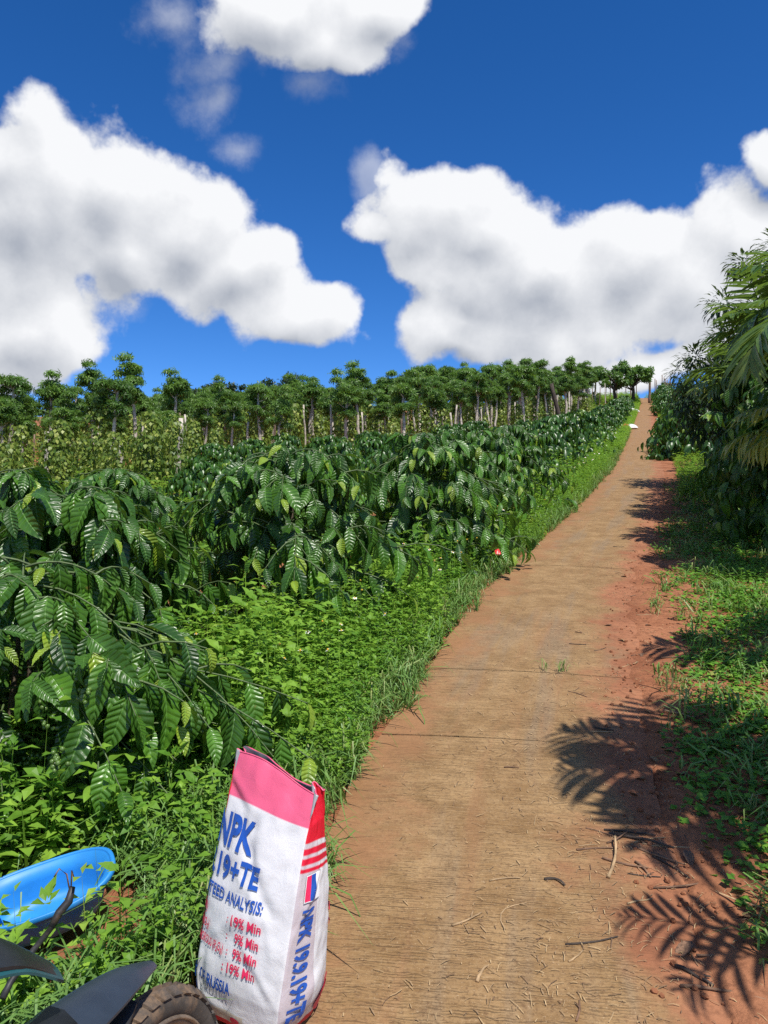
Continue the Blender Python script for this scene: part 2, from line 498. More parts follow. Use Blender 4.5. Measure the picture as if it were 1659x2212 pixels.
def concrete_material():
    """u runs across the road 0..1, v along it in metres"""
    m, nt, out = mat('combed_concrete')
    pos = nd(nt, 'ShaderNodeNewGeometry').outputs['Position']
    uv = nd(nt, 'ShaderNodeUVMap', uv_map='uv')
    sx = nd(nt, 'ShaderNodeSeparateXYZ', {0: uv.outputs[0]})
    u, v = sx.outputs[0], sx.outputs[1]
    # stretched streaks along and across the track
    across = nd(nt, 'ShaderNodeCombineXYZ', {0: mth(nt, 'MULTIPLY', u, 9.0), 1: mth(nt, 'MULTIPLY', v, 75.0), 2: 0.0}).outputs[0]
    along = nd(nt, 'ShaderNodeCombineXYZ', {0: mth(nt, 'MULTIPLY', u, 6.0), 1: mth(nt, 'MULTIPLY', v, 0.45), 2: 3.0}).outputs[0]
    wob = noise(nt, pos, 9.0, 4, 0.6)
    comb_in = mth(nt, 'MULTIPLY_ADD', v, 92.0, mth(nt, 'MULTIPLY', wob, 5.0))
    comb = mth(nt, 'PINGPONG', comb_in, 0.5)
    comb = smooth(nt, comb, 0.05, 0.30)
    brk = smooth(nt, noise(nt, across, 0.8, 6, 0.75), 0.34, 0.52)
    brk = mth(nt, 'MAXIMUM', brk, smooth(nt, noise(nt, pos, 1.6, 4, 0.6), 0.42, 0.60, 0.0, 0.8))
    comb = mth(nt, 'MAXIMUM', comb, brk)
    streak = noise(nt, across, 1.3, 6, 0.7)
    fine = noise(nt, pos, 70.0, 8, 0.75)
    med = noise(nt, pos, 4.5, 8, 0.70)
    lanes = noise(nt, along, 1.0, 4, 0.55)
    c = mixc(nt, smooth(nt, med, 0.32, 0.70), (0.200, 0.114, 0.045), (0.325, 0.205, 0.095))
    c = mixc(nt, smooth(nt, lanes, 0.50, 0.66, 0.0, 0.45), c, (0.20, 0.160, 0.115))
    c = mixc(nt, smooth(nt, streak, 0.45, 0.70, 0.0, 0.5), c, (0.38, 0.255, 0.13))
    c = mixc(nt, smooth(nt, fine, 0.48, 0.68, 0.0, 0.8), c, (0.12, 0.066, 0.032))
    c = mixc(nt, mth(nt, 'MULTIPLY', mth(nt, 'SUBTRACT', 1.0, comb), 0.40), c, (0.105, 0.064, 0.036))
    c = mixc(nt, smooth(nt, noise(nt, pos, 160.0, 3, 0.6), 0.60, 0.72, 0.0, 0.5), c, (0.50, 0.38, 0.24))
    # red soil washed over both edges
    soil, sb = soil_nodes(nt, pos)
    edge = mth(nt, 'MULTIPLY_ADD', mth(nt, 'SUBTRACT', noise(nt, pos, 2.6, 6, 0.65), 0.5), 0.75, u)
    eR = smooth(nt, edge, 0.66, 0.92)
    eL = smooth(nt, edge, 0.26, 0.04, 0.0, 0.8)
    far = smooth(nt, v, 8.0, 40.0, 0.0, 0.45)
    wash = smooth(nt, noise(nt, along, 1.7, 5, 0.6), 0.50, 0.72, 0.0, 0.40)
    e = mth(nt, 'MAXIMUM', mth(nt, 'MAXIMUM', eR, eL), mth(nt, 'MAXIMUM', mth(nt, 'MULTIPLY', far, 0.8), wash))
    c = mixc(nt, e, c, mixc(nt, mth(nt, 'SUBTRACT', 0.55, mth(nt, 'MULTIPLY', eR, 0.5)), soil, (0.265, 0.150, 0.066)))
    h = mth(nt, 'MULTIPLY_ADD', fine, 0.5, mth(nt, 'MULTIPLY', comb, mth(nt, 'SUBTRACT', 1.0, mth(nt, 'MULTIPLY', e, 0.75))))
    p = principled(nt, out, Base_Color=c, Roughness=0.85)
    p.inputs['Specular IOR Level'].default_value = 0.25
    nt.links.new(bump(nt, h, 0.65, 0.010), p.inputs['Normal'])
    return m
M['concrete'] = concrete_material()

# ------------------------------------------------------------------ ground and road
def warp(lo, hi, c, n, p):
    t = np.linspace(-1, 1, n)
    s = np.sign(t) * np.abs(t) ** p
    return np.where(s < 0, c + s * (c - lo), c + s * (hi - c))
gx_ = np.unique(np.concatenate([np.arange(-7, 9, .14), warp(-300, 300, 1, 120, 2.2)]))
gy_ = np.unique(np.concatenate([np.arange(0.3, 15, .14), np.arange(15, 110, .9), warp(-60, 700, 8, 90, 2.0)]))
X, Y = np.meshgrid(gx_, gy_)
Zg = ground(X, Y)
o_ = X - xl(Y)
Zg = Zg - np.where((o_ > .05) & (o_ < ROAD_W - .05) & (Y > -5) & (Y < 130), .07, 0)
Zg = Zg + np.where((o_ > ROAD_W) & (o_ < 2.2), .012 * vnoise(X * 6, Y * 6, 4) + .02, 0)
g = MB().add(np.stack([X, Y, Zg], -1).reshape(-1, 3), grid_faces(len(gx_), len(gy_)))
obj('ground', g.mesh('ground', M['soil']), kind='structure', label='red soil of the hillside plantation')

road = obj('road', None, kind='structure', label='narrow combed concrete track climbing the hill')
joints = [-3.0, 1.6, 3.93, 4.95, 8.3, 11.6, 15.0] + list(np.arange(18.5, 126, 3.6))
for a, b in zip(joints[:-1], joints[1:]):
    gap = .009
    nv, nu = max(4, int((b - a) / .3)), 9
    ys = np.linspace(a + gap, b - gap, nv)
    us = np.linspace(0, 1, nu)
    U, Yv = np.meshgrid(us, ys)
    hd = np.arctan2(np.gradient(xl(Yv[:, 0]), Yv[:, 0]), 1.0)[:, None]
    ox = U * ROAD_W * np.cos(hd) ** 0
    Xs = xl(Yv) + ox
    Ys = Yv - ox * np.tan(hd) * .55
    Zs = zr(Ys) + .028 - .012 * (2 * U - 1) ** 2
    edge_j = ((U < .01) | (U > .99)) * .03
    Xs = Xs + edge_j * vnoise(Yv * 4, U * 9, 7)
    top = np.stack([Xs, Ys, Zs], -1).reshape(-1, 3)
    uv = np.stack([U, Yv], -1).reshape(-1, 2)
    mb = MB().add(top, grid_faces(nu, nv), uv)
    ring = np.concatenate([np.arange(nu), np.arange(1, nv) * nu + nu - 1, (nv - 1) * nu + np.arange(nu - 2, -1, -1), np.arange(nv - 2, 0, -1) * nu])
    rp = top[ring]
    m_ = len(ring)
    side = np.concatenate([rp, rp - [0, 0, .12]])
    i = np.arange(m_)
    mb.add(side, np.stack([i, i + m_, (i + 1) % m_ + m_, (i + 1) % m_], -1), np.concatenate([uv[ring]] * 2))
    sl = obj('concrete_slab', mb.mesh('concrete_slab', M['concrete'], smooth=False), road)

# ------------------------------------------------------------------ coffee
def coffee_leaf(seed, nl=11, nw=2, curl=.35):
    r = np.random.default_rng(seed)
    t = np.linspace(0, 1, nl)
    w = .245 * np.sin(np.pi * np.clip(t, 0, 1) ** .88) ** .8 * (1 - .20 * t)
    w[0] = .012; w[-1] = .004
    s = np.linspace(-1, 1, 2 * nw + 1)
    T, Sx = np.meshgrid(t, s, indexing='ij')
    ruf = np.abs(Sx) ** 1.6 * .025 * np.sin(T * 2 * np.pi * 4.5 + np.sign(Sx) * .9 + r.uniform(0, 6))
    x = Sx * w[:, None] * (1 - .10 * np.abs(Sx))
    ang = curl * T * 1.6
    y = np.sin(ang) / (curl * 1.6) if curl > .01 else T
    z = -(1 - np.cos(ang)) / (curl * 1.6)
    z = z + np.abs(Sx) * w[:, None] * .38 + ruf + .012 * np.abs(np.sin(T * np.pi * 9 - np.abs(Sx) * 2.2)) * np.abs(Sx)
    x = x + .04 * r.normal() * T ** 2
    V = np.stack([x, y, z], -1).reshape(-1, 3)
    uv = np.stack([T, Sx * .5 + .5], -1).reshape(-1, 2)
    return V, grid_faces(2 * nw + 1, nl), uv
LEAF_HI = [coffee_leaf(k, 12, 2, c) for k, c in enumerate((.25, .45, .65, .9, .35, .55))]
LEAF_LO = [coffee_leaf(k + 20, 5, 1, c) for k, c in enumerate((.3, .6, .9))]
leaf_mesh = {}
for k, t in enumerate(LEAF_HI):
    for q, tint in enumerate((.1, .45, .9, 1.75)):
        leaf_mesh[k, q] = MB().add(*t, tint).mesh('coffee_leaf', M['coffee'])

def bush_layout(r, H, Rm, leafL, nbr, nstem=2, young=.05):
    """branches arching out from the stems, side twigs on them, drooping leaf rosettes towards every tip"""
    br, tw, P, Dn, Nn, Sc, Ti = [], [], [], [], [], [], []
    def leaves(p, n, frac, out):
        t = np.linspace(0, 1, len(p))
        tang = nrm(np.gradient(p, axis=0))
        ph = r.uniform(0, 6.28)
        for k, tt in enumerate(np.linspace(frac, 1.0, n)):
            q = np.array([np.interp(tt, t, p[:, c]) for c in range(3)])
            tg = nrm(np.array([np.interp(tt, t, tang[:, c]) for c in range(3)]))
            sd = nrm(np.cross(tg, [0, 0, 1.0]))
            uq = np.cross(sd, tg)
            tip = k == n - 1
            for sg in (0, math.pi):
                if r.random() < .06:
                    continue
                a = ph + k * 1.2 + sg + r.normal(0, .35)
                rad = sd * math.cos(a) + uq * (math.sin(a) * .55 + .15)
                d = rad * r.uniform(.55, 1.0) + tg * r.uniform(.15, .75) + np.array([out[0], out[1], 0]) * r.uniform(0, .35)
                d = d - np.array([0, 0, r.uniform(.55, 2.2) * (1.0 if not tip else .55)])
                d = nrm(d)
                P.append(q)
                Dn.append(d)
                Nn.append(nrm(rad * .5 + np.array([out[0] * .8, out[1] * .8, .6])) + r.normal(0, .26, 3))
                Sc.append(leafL * r.uniform(.62, 1.12) * (1 - .40 * tip))
                yv = r.random()
                Ti.append(2.0 if (tip and yv < .26) or yv < young * .3 else r.beta(1.7, 1.9))
    for k in range(nbr):
        f = min(.99, max(.05, (k + .5) / nbr + r.uniform(-.03, .03)))
        z0 = H * (.16 + .80 * f)
        az = k * 2.39996 + r.uniform(-.4, .4)
        L = Rm * (1.0 - .60 * max(0, f - .5) / .5 - .25 * max(0, .3 - f)) * r.uniform(.72, 1.08)
        rise = .45 * f + r.uniform(-.05, .25)
        sag = .40 + .25 * f + r.uniform(0, .35)
        t = np.linspace(0, 1, 9)
        out = np.array([math.cos(az), math.sin(az)])
        st = r.uniform(-.1, .1, 2) * Rm
        bend = r.normal(0, .16) * L
        p = np.stack([st[0] + out[0] * L * t - out[1] * bend * t * t, st[1] + out[1] * L * t + out[0] * bend * t * t, z0 + L * (rise * t - sag * t * t)], -1)
        p[:, 2] = np.maximum(p[:, 2], .06)
        br.append(p)
        leaves(p, 4 + int(L / .22), .34, out)
        for q_ in range(r.integers(1, 4)):
            tt = r.uniform(.3, .85)
            b0 = np.array([np.interp(tt, t, p[:, c]) for c in range(3)])
            a2 = az + r.choice([-1, 1]) * r.uniform(.4, 1.0)
            l2 = L * r.uniform(.22, .42)
            u = np.linspace(0, 1, 4)
            p2 = np.stack([b0[0] + math.cos(a2) * l2 * u, b0[1] + math.sin(a2) * l2 * u, b0[2] + l2 * (r.uniform(-.2, .75) * u - .5 * u * u)], -1)
            p2[:, 2] = np.maximum(p2[:, 2], .06)
            tw.append(p2)
            leaves(p2, 3, .35, np.array([math.cos(a2), math.sin(a2)]))
    for q_ in range(7):
        a2 = q_ * .9 + r.uniform(-.3, .3)
        l2 = Rm * r.uniform(.12, .34)
        u = np.linspace(0, 1, 4)
        tw.append(np.stack([math.cos(a2) * l2 * u, math.sin(a2) * l2 * u, H * r.uniform(.80, .90) + l2 * (1.0 * u - .5 * u * u)], -1))
        leaves(tw[-1], 3, .3, np.array([math.cos(a2), math.sin(a2)]))
    return br + tw, np.array(P), np.array(Dn), np.array(Nn), np.array(Sc), np.array(Ti)

def bush_stems(mb, r, H, br, lo=False):
    for k in range(2):
        b = r.uniform(-.06, .06, 2)
        path = np.stack([np.linspace(b[0], 0, 5) + r.normal(0, .015, 5), np.linspace(b[1], 0, 5) + r.normal(0, .015, 5), np.linspace(-.1, H * .86, 5)], -1)
        add_tube(mb, path, np.linspace(.024, .006, 5), 6)
    return mb

def near_bush(seed, x, y, H, Rm, leafL, nbr, label, group='coffee bushes lining the left of the track', nobj=300, berries=0, squash=(1, 1)):
    r = np.random.default_rng(seed)
    z = float(ground(x, y))
    t = thing('coffee_bush', label, 'coffee bush', (x, y, z), 0, group)
    br, P, Dn, Nn, Sc, Ti = bush_layout(r, H, Rm, leafL, nbr)
    P[:, 0] *= squash[0]; P[:, 1] *= squash[1]
    obj('stem', bush_stems(MB(), r, H, br).mesh('stem', M['stem']), t)
    bm_ = MB()
    for p in br:
        add_tube(bm_, p * [squash[0], squash[1], 1], np.linspace(.006, .0025, len(p)), 4, cap=False)
    obj('branches', bm_.mesh('branches', M['green_stem']), t, kind='stuff')
    F = frames(Dn, Nn)
    view = nrm(np.array([-x, -y, CAM_H - z]))
    score = (P - [0, 0, H * .45]) @ view + .25 * P[:, 2] + r.normal(0, .05, len(P))
    order = np.argsort(-score)
    pick, rest = order[:nobj], order[nobj:]
    for i in pick:
        q = 3 if Ti[i] > 1 else int(min(2, Ti[i] * 3.2))
        o = obj('leaf', leaf_mesh[int(r.integers(6)), q], t)
        o.matrix_local = Matrix([[*(F[i][a] * Sc[i]), P[i][a]] for a in range(3)] + [[0, 0, 0, 1]])
    if len(rest):
        fm = MB()
        kk = r.integers(0, 3, len(rest))
        for k in range(3):
            s_ = rest[kk == k]
            stamp(fm, LEAF_LO[k], P[s_], F[s_], Sc[s_], np.where(Ti[s_] > 1, 1.7, Ti[s_]))
        obj('foliage', fm.mesh('foliage', M['coffee']), t, kind='stuff')
    for b in range(berries):
        p = br[int(r.integers(int(nbr * .15), int(nbr * .75)))]
        if (p[-1][:2] @ view[:2]) < 0:
            continue
        cl = MB()
        for m_ in range(5):
            i = r.uniform(2.5, 6.8)
            q = np.array([np.interp(i, np.arange(9), p[:, c]) for c in range(3)])
            for _ in range(9):
                ctr = q + r.normal(0, .015, 3) - [0, 0, .012]
                stamp(cl, BERRY, [ctr], np.eye(3)[None], r.uniform(.0085, .0115), r.random())
        obj('berry_cluster', cl.mesh('berry_cluster', M['berry']), t, kind='stuff')
    return t

th = np.linspace(0, 2 * np.pi, 6, endpoint=False)
_bv = np.concatenate([[[0, 0, -1]], np.stack([np.cos(th) * .85, np.sin(th) * .85, np.full(6, -.5)], -1), np.stack([np.cos(th) * .85, np.sin(th) * .85, np.full(6, .5)], -1), [[0, 0, 1]]])
_bf = [[0, (i + 1) % 6 + 1, i + 1] for i in range(6)] + [[13, 7 + i, 7 + (i + 1) % 6] for i in range(6)] + [[1 + i, 1 + (i + 1) % 6, 7 + (i + 1) % 6] for i in range(6)] + [[1 + i, 7 + (i + 1) % 6, 7 + i] for i in range(6)]
BERRY = (_bv, np.array(_bf), np.zeros((14, 2)))

LG = 'coffee bushes lining the left of the track'
near_bush(1, -1.60, 3.40, 1.10, 1.02, .25, 56, 'low spreading coffee bush with green berries just behind the blue tub', LG, 300, 30, (1.25, .8))
near_bush(2, -1.85, 4.75, 1.32, .90, .29, 54, 'coffee bush with the largest leaves, at the left edge above the berry laden bush', LG, 300, 0)
near_bush(12, -2.72, 5.35, 1.42, .9, .28, 56, 'coffee bush half cut off by the left edge of the view', LG, 160, 0)
near_bush(3, -.74, 6.1, 1.48, 1.08, .25, 64, 'round dark coffee bush right behind the widest patch of weeds', LG, 300, 6, (1.1, 1))
near_bush(4, .40, 8.3, 1.50, 1.05, .25, 60, 'second coffee bush up the track beyond the weed patch', LG, 300, 0)
near_bush(5, 1.22, 10.7, 1.48, 1.05, .25, 56, 'third coffee bush up the track, behind the red wrapper in the weeds', LG, 220, 0)
near_bush(6, 2.1, 13.1, 1.48, 1.1, .25, 54, 'fourth coffee bush up the left side of the track', LG, 160, 0)
near_bush(7, -2.9, 8.2, 1.30, .95, .26, 40, 'coffee bush peeking over from the second row, left of the round dark bush', LG, 140, 0)
RG = 'coffee bushes crowding the right of the track'
near_bush(8, 5.2, 9.4, 2.1, 1.22, .27, 84, 'tall shaded coffee bush under the palm fronds at the right of the track', RG, 300, 0)
near_bush(9, 6.3, 9.4, 2.6, 1.25, .27, 76, 'shaded coffee bush cut by the right edge, beside the tall one under the palms', RG, 160, 0)
near_bush(10, 6.1, 11.4, 2.6, 1.2, .26, 74, 'shaded coffee bush behind the tall one, below the yellow palm fronds', RG, 160, 0)
near_bush(11, 7.2, 12.4, 3.0, 1.3, .26, 74, 'highest coffee bush, deep among the palms at the right', RG, 80, 0)

near_bush(13, 5.6, 10.7, 2.85, 1.1, .27, 84, 'tall slim coffee bush between the bright palm and the tall shaded bush', RG, 160, 0)

def far_bush(seed, H, Rm, leafL, nbr):
    r = np.random.default_rng(seed)
    t = thing('coffee_bush', 'coffee bush', 'coffee bush', (0, 0, 0), 0, None)
    br, P, Dn, Nn, Sc, Ti = bush_layout(r, H, Rm, leafL, nbr)
    obj('stem', bush_stems(MB(), r, H, br).mesh('stem', M['stem']), t)
    F = frames(Dn, Nn)
    fm = MB()
    kk = r.integers(0, 3, len(P))
    for k in range(3):
        s_ = kk == k
        stamp(fm, LEAF_LO[k], P[s_], F[s_], Sc[s_], np.where(Ti[s_] > 1, 1.6, Ti[s_]))
    obj('foliage', fm.mesh('foliage', M['coffee_far']), t, kind='stuff')
    return t
protos = [far_bush(50 + k, 1.45, 1.08, .26, 56) for k in range(4)]
used = set()
def place_far(x, y, s, label, group):
    k = int(rng.integers(4))
    if k not in used:
        used.add(k)
        o = protos[k]
        o.location = at(x, y); o.rotation_euler = (0, 0, rng.uniform(0, 6.28)); o.scale = (s,) * 3
        o['label'] = label; o['group'] = group
        return o
    return dup(protos[k], at(x, y), rng.uniform(0, 6.28), s, label, group)

def border(x):
    return np.interp(x, [-60, -20, -8, .9, 10.7, 21, 32, 45], [26, 26, 27, 31, 47, 74, 92, 110])
nb = 0
for row, off_ in enumerate((1.6, 4.1, 6.6, 9.1, 11.6, 14.1)):
    y = {0: 15.6, 1: 10.4, 2: 9.5, 3: 10.0, 4: 11, 5: 12}[row]
    while y < 92:
        x = float(xl(y)) - off_ + rng.uniform(-.2, .2)
        if y < border(x) - 1.0 and abs(x) < .56 * y + 1 and (row == 0 or x / y > -.24):
            lab = ('coffee bush in the front row beside the weedy verge far up the track' if row == 0 else 'coffee bush in the rows behind the front row, before the pepper garden')
            place_far(x, y, rng.uniform(.9, 1.12) * (1.0 if row == 0 else .80), lab, 'front row coffee bushes far up the track' if row == 0 else 'coffee bushes in back row %d' % row)
            nb += 1
        y += rng.uniform(2.0, 2.5) * (1 if y < 45 else 1.25)
for (x, y, s) in [(xl(15) + 3.6, 15, 1.25), (xl(25) + 2.3, 24.5, 1.3), (xl(27.5) + 2.4, 27.5, 1.35), (xl(30.5) + 2.6, 30.5, 1.3), (xl(29) + 4.6, 29, 1.5), (xl(34) + 2.7, 34, 1.3), (xl(39) + 2.9, 39, 1.3), (xl(45) + 3.2, 45, 1.3), (xl(36) + 5, 36, 1.5), (xl(52) + 3.4, 52, 1.3), (xl(60) + 3.6, 60, 1.3), (xl(70) + 4, 70, 1.3), (xl(64) + 2.6, 64, 1.3), (xl(74) + 2.7, 74, 1.3), (xl(79) + 2.8, 79, 1.35), (xl(84) + 2.7, 84, 1.4), (xl(89) + 2.8, 89, 1.4), (xl(93) + 2.9, 93, 1.4), (xl(86) + 5, 86, 1.6), (xl(92) + 5.5, 92, 1.6), (xl(97) + 3.6, 97, 1.5)]:
    place_far(float(x), y, s, 'coffee bush hugging the right side of the track farther uphill', 'coffee bushes farther up the right side')

# ------------------------------------------------------------------ pepper garden: support trees, vines, posts
def leaflet(w=.16, bend=.15):
    V = np.array([[0, 0, 0], [-w, .45, .04], [w, .45, .04], [0, .5, 0], [0, 1, -bend]])
    F = np.array([[0, 2, 3], [0, 3, 1], [2, 4, 3], [3, 4, 1]])
    uv = np.array([[0, .5], [.45, 0], [.45, 1], [.5, .5], [1, .5]])
    return V, F, uv
def palmate(n=6):
    """a star of drooping leaflets"""
    Vs, Fs, Us = [], [], []
    for k in range(n):
        a = (k / n) * 2 * math.pi
        V = np.array([[0, 0, 0], [-.13, .55, .0], [.13, .55, .0], [0, 1, -.42]])
        Rz = np.array([[math.cos(a), -math.sin(a), 0], [math.sin(a), math.cos(a), 0], [0, 0, 1]])
        Fs.append(np.array([[0, 2, 1], [1, 2, 3]]) + 4 * k)
        Vs.append(V @ Rz.T)
        Us.append(np.array([[0, .5], [.5, 0], [.5, 1], [1, .5]]))
    return np.concatenate(Vs), np.concatenate(Fs), np.concatenate(Us)
PALMATE = palmate()
HEART = (np.array([[0, 0, 0], [-.42, .3, .05], [.42, .3, .05], [0, .45, -.02], [0, 1, -.12]]), np.array([[0, 2, 3], [0, 3, 1], [2, 4, 3], [3, 4, 1]]), np.array([[0, .5], [.3, 0], [.3, 1], [.45, .5], [1, .5]]))

def rand_dirs(r, n):
    return nrm(r.normal(0, 1, (n, 3)))

def support_tree(seed, H, trunk_h, spread, tuft=0):
    r = np.random.default_rng(seed)
    t = thing('support_tree', 'support tree', 'tree')
    tr, cr = MB(), MB()
    lean = r.normal(0, .05, 2)
    path = np.stack([np.linspace(0, lean[0] * H, 7) + r.normal(0, .02, 7), np.linspace(0, lean[1] * H, 7) + r.normal(0, .02, 7), np.linspace(-.15, H * .86, 7)], -1)
    add_tube(tr, path, np.linspace(.095, .045, 7) * r.uniform(.85, 1.2), 7)
    cl = []
    for k in range(r.integers(13, 17)):
        a = k * 2.4 + r.uniform(-.4, .4)
        z0 = trunk_h + (H * .90 - trunk_h) * r.random()
        L = spread * r.uniform(.25, .92)
        c = np.array([lean[0] * z0 + math.cos(a) * L, lean[1] * z0 + math.sin(a) * L, z0 + r.uniform(-.12, .22)])
        b0 = np.array([lean[0] * z0, lean[1] * z0, z0 - .15])
        add_tube(tr, [b0, (b0 + c) / 2 + [0, 0, -.03], c], [.026, .02, .01], 5, cap=False)
        cl.append((c, r.uniform(.22, .38)))
    top = np.array([lean[0] * H, lean[1] * H, H * .9])
    cl.append((top, .38))
    for k in range(tuft):
        cl.append((top + [r.normal(0, .15), r.normal(0, .15), .35 + .38 * k], .30 - .06 * k))
    for c, rad in cl:
        n = int(44 * (rad / .34) ** 2)
        d = rand_dirs(r, n)
        d[:, 2] = np.abs(d[:, 2]) * .9 - .25
        p = c + d * rad * (r.random((n, 1)) ** .5) * [1.15, 1.15, .8]
        z = nrm(d * .7 + [0, 0, .55] + r.normal(0, .38, (n, 3)))
        F = frames(rand_dirs(r, n), z)
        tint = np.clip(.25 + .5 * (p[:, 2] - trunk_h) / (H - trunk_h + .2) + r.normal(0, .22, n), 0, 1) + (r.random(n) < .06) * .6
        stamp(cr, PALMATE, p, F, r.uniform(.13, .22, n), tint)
    obj('trunk', tr.mesh('trunk', M['bark']), t)
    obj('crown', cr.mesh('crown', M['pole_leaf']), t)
    return t

def pepper_vine(seed, H, rad):
    r = np.random.default_rng(seed)
    t = thing('pepper_vine', 'pepper vine', 'vine')
    n = int(430 * H / 1.8)
    a = r.uniform(0, 2 * math.pi, n)
    z = r.uniform(.03, 1, n) ** .9 * H
    rr = rad * (1 - .45 * (z / H) ** 2) * (.55 + .45 * r.random(n)) * (1 + .25 * vnoise(a * 1.4, z * 3, seed))
    p = np.stack([np.cos(a) * rr, np.sin(a) * rr, z], -1)
    out = np.stack([np.cos(a), np.sin(a), np.full(n, .5)], -1) + r.normal(0, .35, (n, 3))
    d = np.stack([np.cos(a) * .4, np.sin(a) * .4, np.full(n, -.9)], -1) + r.normal(0, .4, (n, 3))
    mb = MB()
    tint = np.clip(.5 + .35 * vnoise(a * 2, z * 2.5, seed + 3) + r.normal(0, .22, n), 0, 1) + (r.random(n) < .28) * r.uniform(.3, 1, n)
    stamp(mb, HEART, p, frames(d, out), r.uniform(.10, .16, n), tint)
    obj('foliage', mb.mesh('foliage', M['vine']), t, kind='stuff')
    sm = MB()
    for k in range(3):
        th_ = np.linspace(0, 3, 8) + k * 2.1
        add_tube(sm, np.stack([np.cos(th_) * .11, np.sin(th_) * .11, np.linspace(-.05, H * .95, 8)], -1), .012, 5, cap=False)
    obj('stem', sm.mesh('stem', M['green_stem']), t)
    return t

tree_p = [support_tree(100 + k, H, th_, sp, tf) for k, (H, th_, sp, tf) in enumerate([(3.7, 2.25, .52, 0), (4.0, 2.35, .55, 0), (3.5, 2.1, .58, 0), (4.2, 2.5, .50, 1), (3.8, 2.1, .62, 0), (3.9, 2.4, .50, 1), (3.5, 2.2, .46, 0), (4.3, 2.4, .58, 0), (3.6, 2.0, .50, 2)])]
vine_p = [pepper_vine(200 + k, h, w) for k, (h, w) in enumerate([(1.7, .48), (2.0, .5), (1.5, .52), (1.85, .42), (2.2, .5)])]
TG = 'support trees of the pepper garden'
VG = 'pepper vines climbing in the pepper garden'
first_t, first_v = set(), set()
def place(protos_, first, x, y, s, label, group, k=None):
    k = int(rng.integers(len(protos_))) if k is None else k
    if k in first:
        return dup(protos_[k], at(x, y, -.03), rng.uniform(0, 6.28), s, label, group)
    first.add(k)
    o = protos_[k]
    o.location = at(x, y, -.03); o.rotation_euler = (0, 0, rng.uniform(0, 6.28)); o.scale = s if isinstance(s, tuple) else (s,) * 3
    o['label'] = label; o['group'] = group
    return o

spots = []
for i in range(30):
    for j in range(46):
        x = -40 + j * 2.0 + (i % 2) * .6 + rng.uniform(-.35, .35)
        y = 25 + i * 2.2 + rng.uniform(-.35, .35)
        d_ = y - border(x)
        if d_ < 0 or abs(x) > .54 * y + 1 or x > xl(y) - 4.0 or y > 100:
            continue
        spots.append((d_, x, y))
spots.sort()
nt_ = nv_ = 0
for d_, x, y in spots:
    near_edge = d_ < 2.6
    if nt_ < 235 and (rng.random() < .93):
        s = (rng.uniform(.66, 1.0) + .17 * (rng.random() < .16)) * (1.0 + .22 * np.clip((y - 40) / 20, 0, 1)) * (.93 if x < -2 else 1)
        place(tree_p, first_t, x, y, (s * rng.uniform(.92, 1.15), s * rng.uniform(.92, 1.15), s), 'slim support tree with bare trunk and leafy crown at the edge of the pepper garden' if near_edge else 'support tree standing deeper inside the pepper garden behind its front line', TG + (' front line' if near_edge else ' behind'))
        nt_ += 1
    if nv_ < 250 and rng.random() < .9:
        xx, yy = x + rng.uniform(-.45, .45), y + rng.uniform(-.3, .5)
        place(vine_p, first_v, xx, yy, rng.uniform(.85, 1.15) * (1.12 if x < 0 else .95), 'yellow green pepper vine column on a pole at the front of the garden' if near_edge else 'yellow green pepper vine deeper inside the garden between the trunks', VG + (' front line' if near_edge else ' behind'))
        nv_ += 1
def wooden_post(x, y, h, r_, lean, label, group, m='post', name='wooden_post'):
    mb = MB()
    n = 6
    p = np.stack([np.linspace(0, lean[0], n) + rng.normal(0, .012, n), np.linspace(0, lean[1], n), np.linspace(-.3, h, n)], -1)
    add_tube(mb, p, np.linspace(r_ * 1.1, r_ * .85, n), 8)
    return thing(name, label, 'post', at(x, y), 0, group, mb.mesh(name, M[m]))
wooden_post(10.9, 46.5, 2.9, .14, (-.75, .1), 'thick dark leaning trunk standing out of the coffee before the pepper garden', None, 'dark_bark', 'leaning_trunk')
k = 0
for x in np.arange(-13, 26, 1.0):
    y = float(border(x)) + rng.uniform(1.5, 5.0)
    xx = x + rng.uniform(-.5, .5)
    if xx > xl(y) - 3.2:
        continue
    wooden_post(xx, y, rng.uniform(1.5, 2.3) * (1 + .35 * (y > 45)), rng.uniform(.035, .055), rng.normal(0, .09, 2), 'bare pale post supporting pepper along the front of the garden', 'bare pepper posts at the front of the garden', 'bark' if rng.random() < .65 else 'post')
for k in range(16):
    y = 92 + rng.uniform(-3, 9)
    x = float(xl(y)) + rng.uniform(-3.6, 5.2)
    if 0 < x - xl(y) < 1.6:
        x += 2.2
    wooden_post(x, y, rng.uniform(1.9, 3.2), .06, rng.normal(0, .06, 2), 'thin pole standing against the sky on the ridge by the track', 'poles on the ridge')
wooden_post(30.4, 88, 3.6, .14, (.1, 0), 'stout reddish pole, the thickest on the ridge left of the track', 'poles on the ridge')

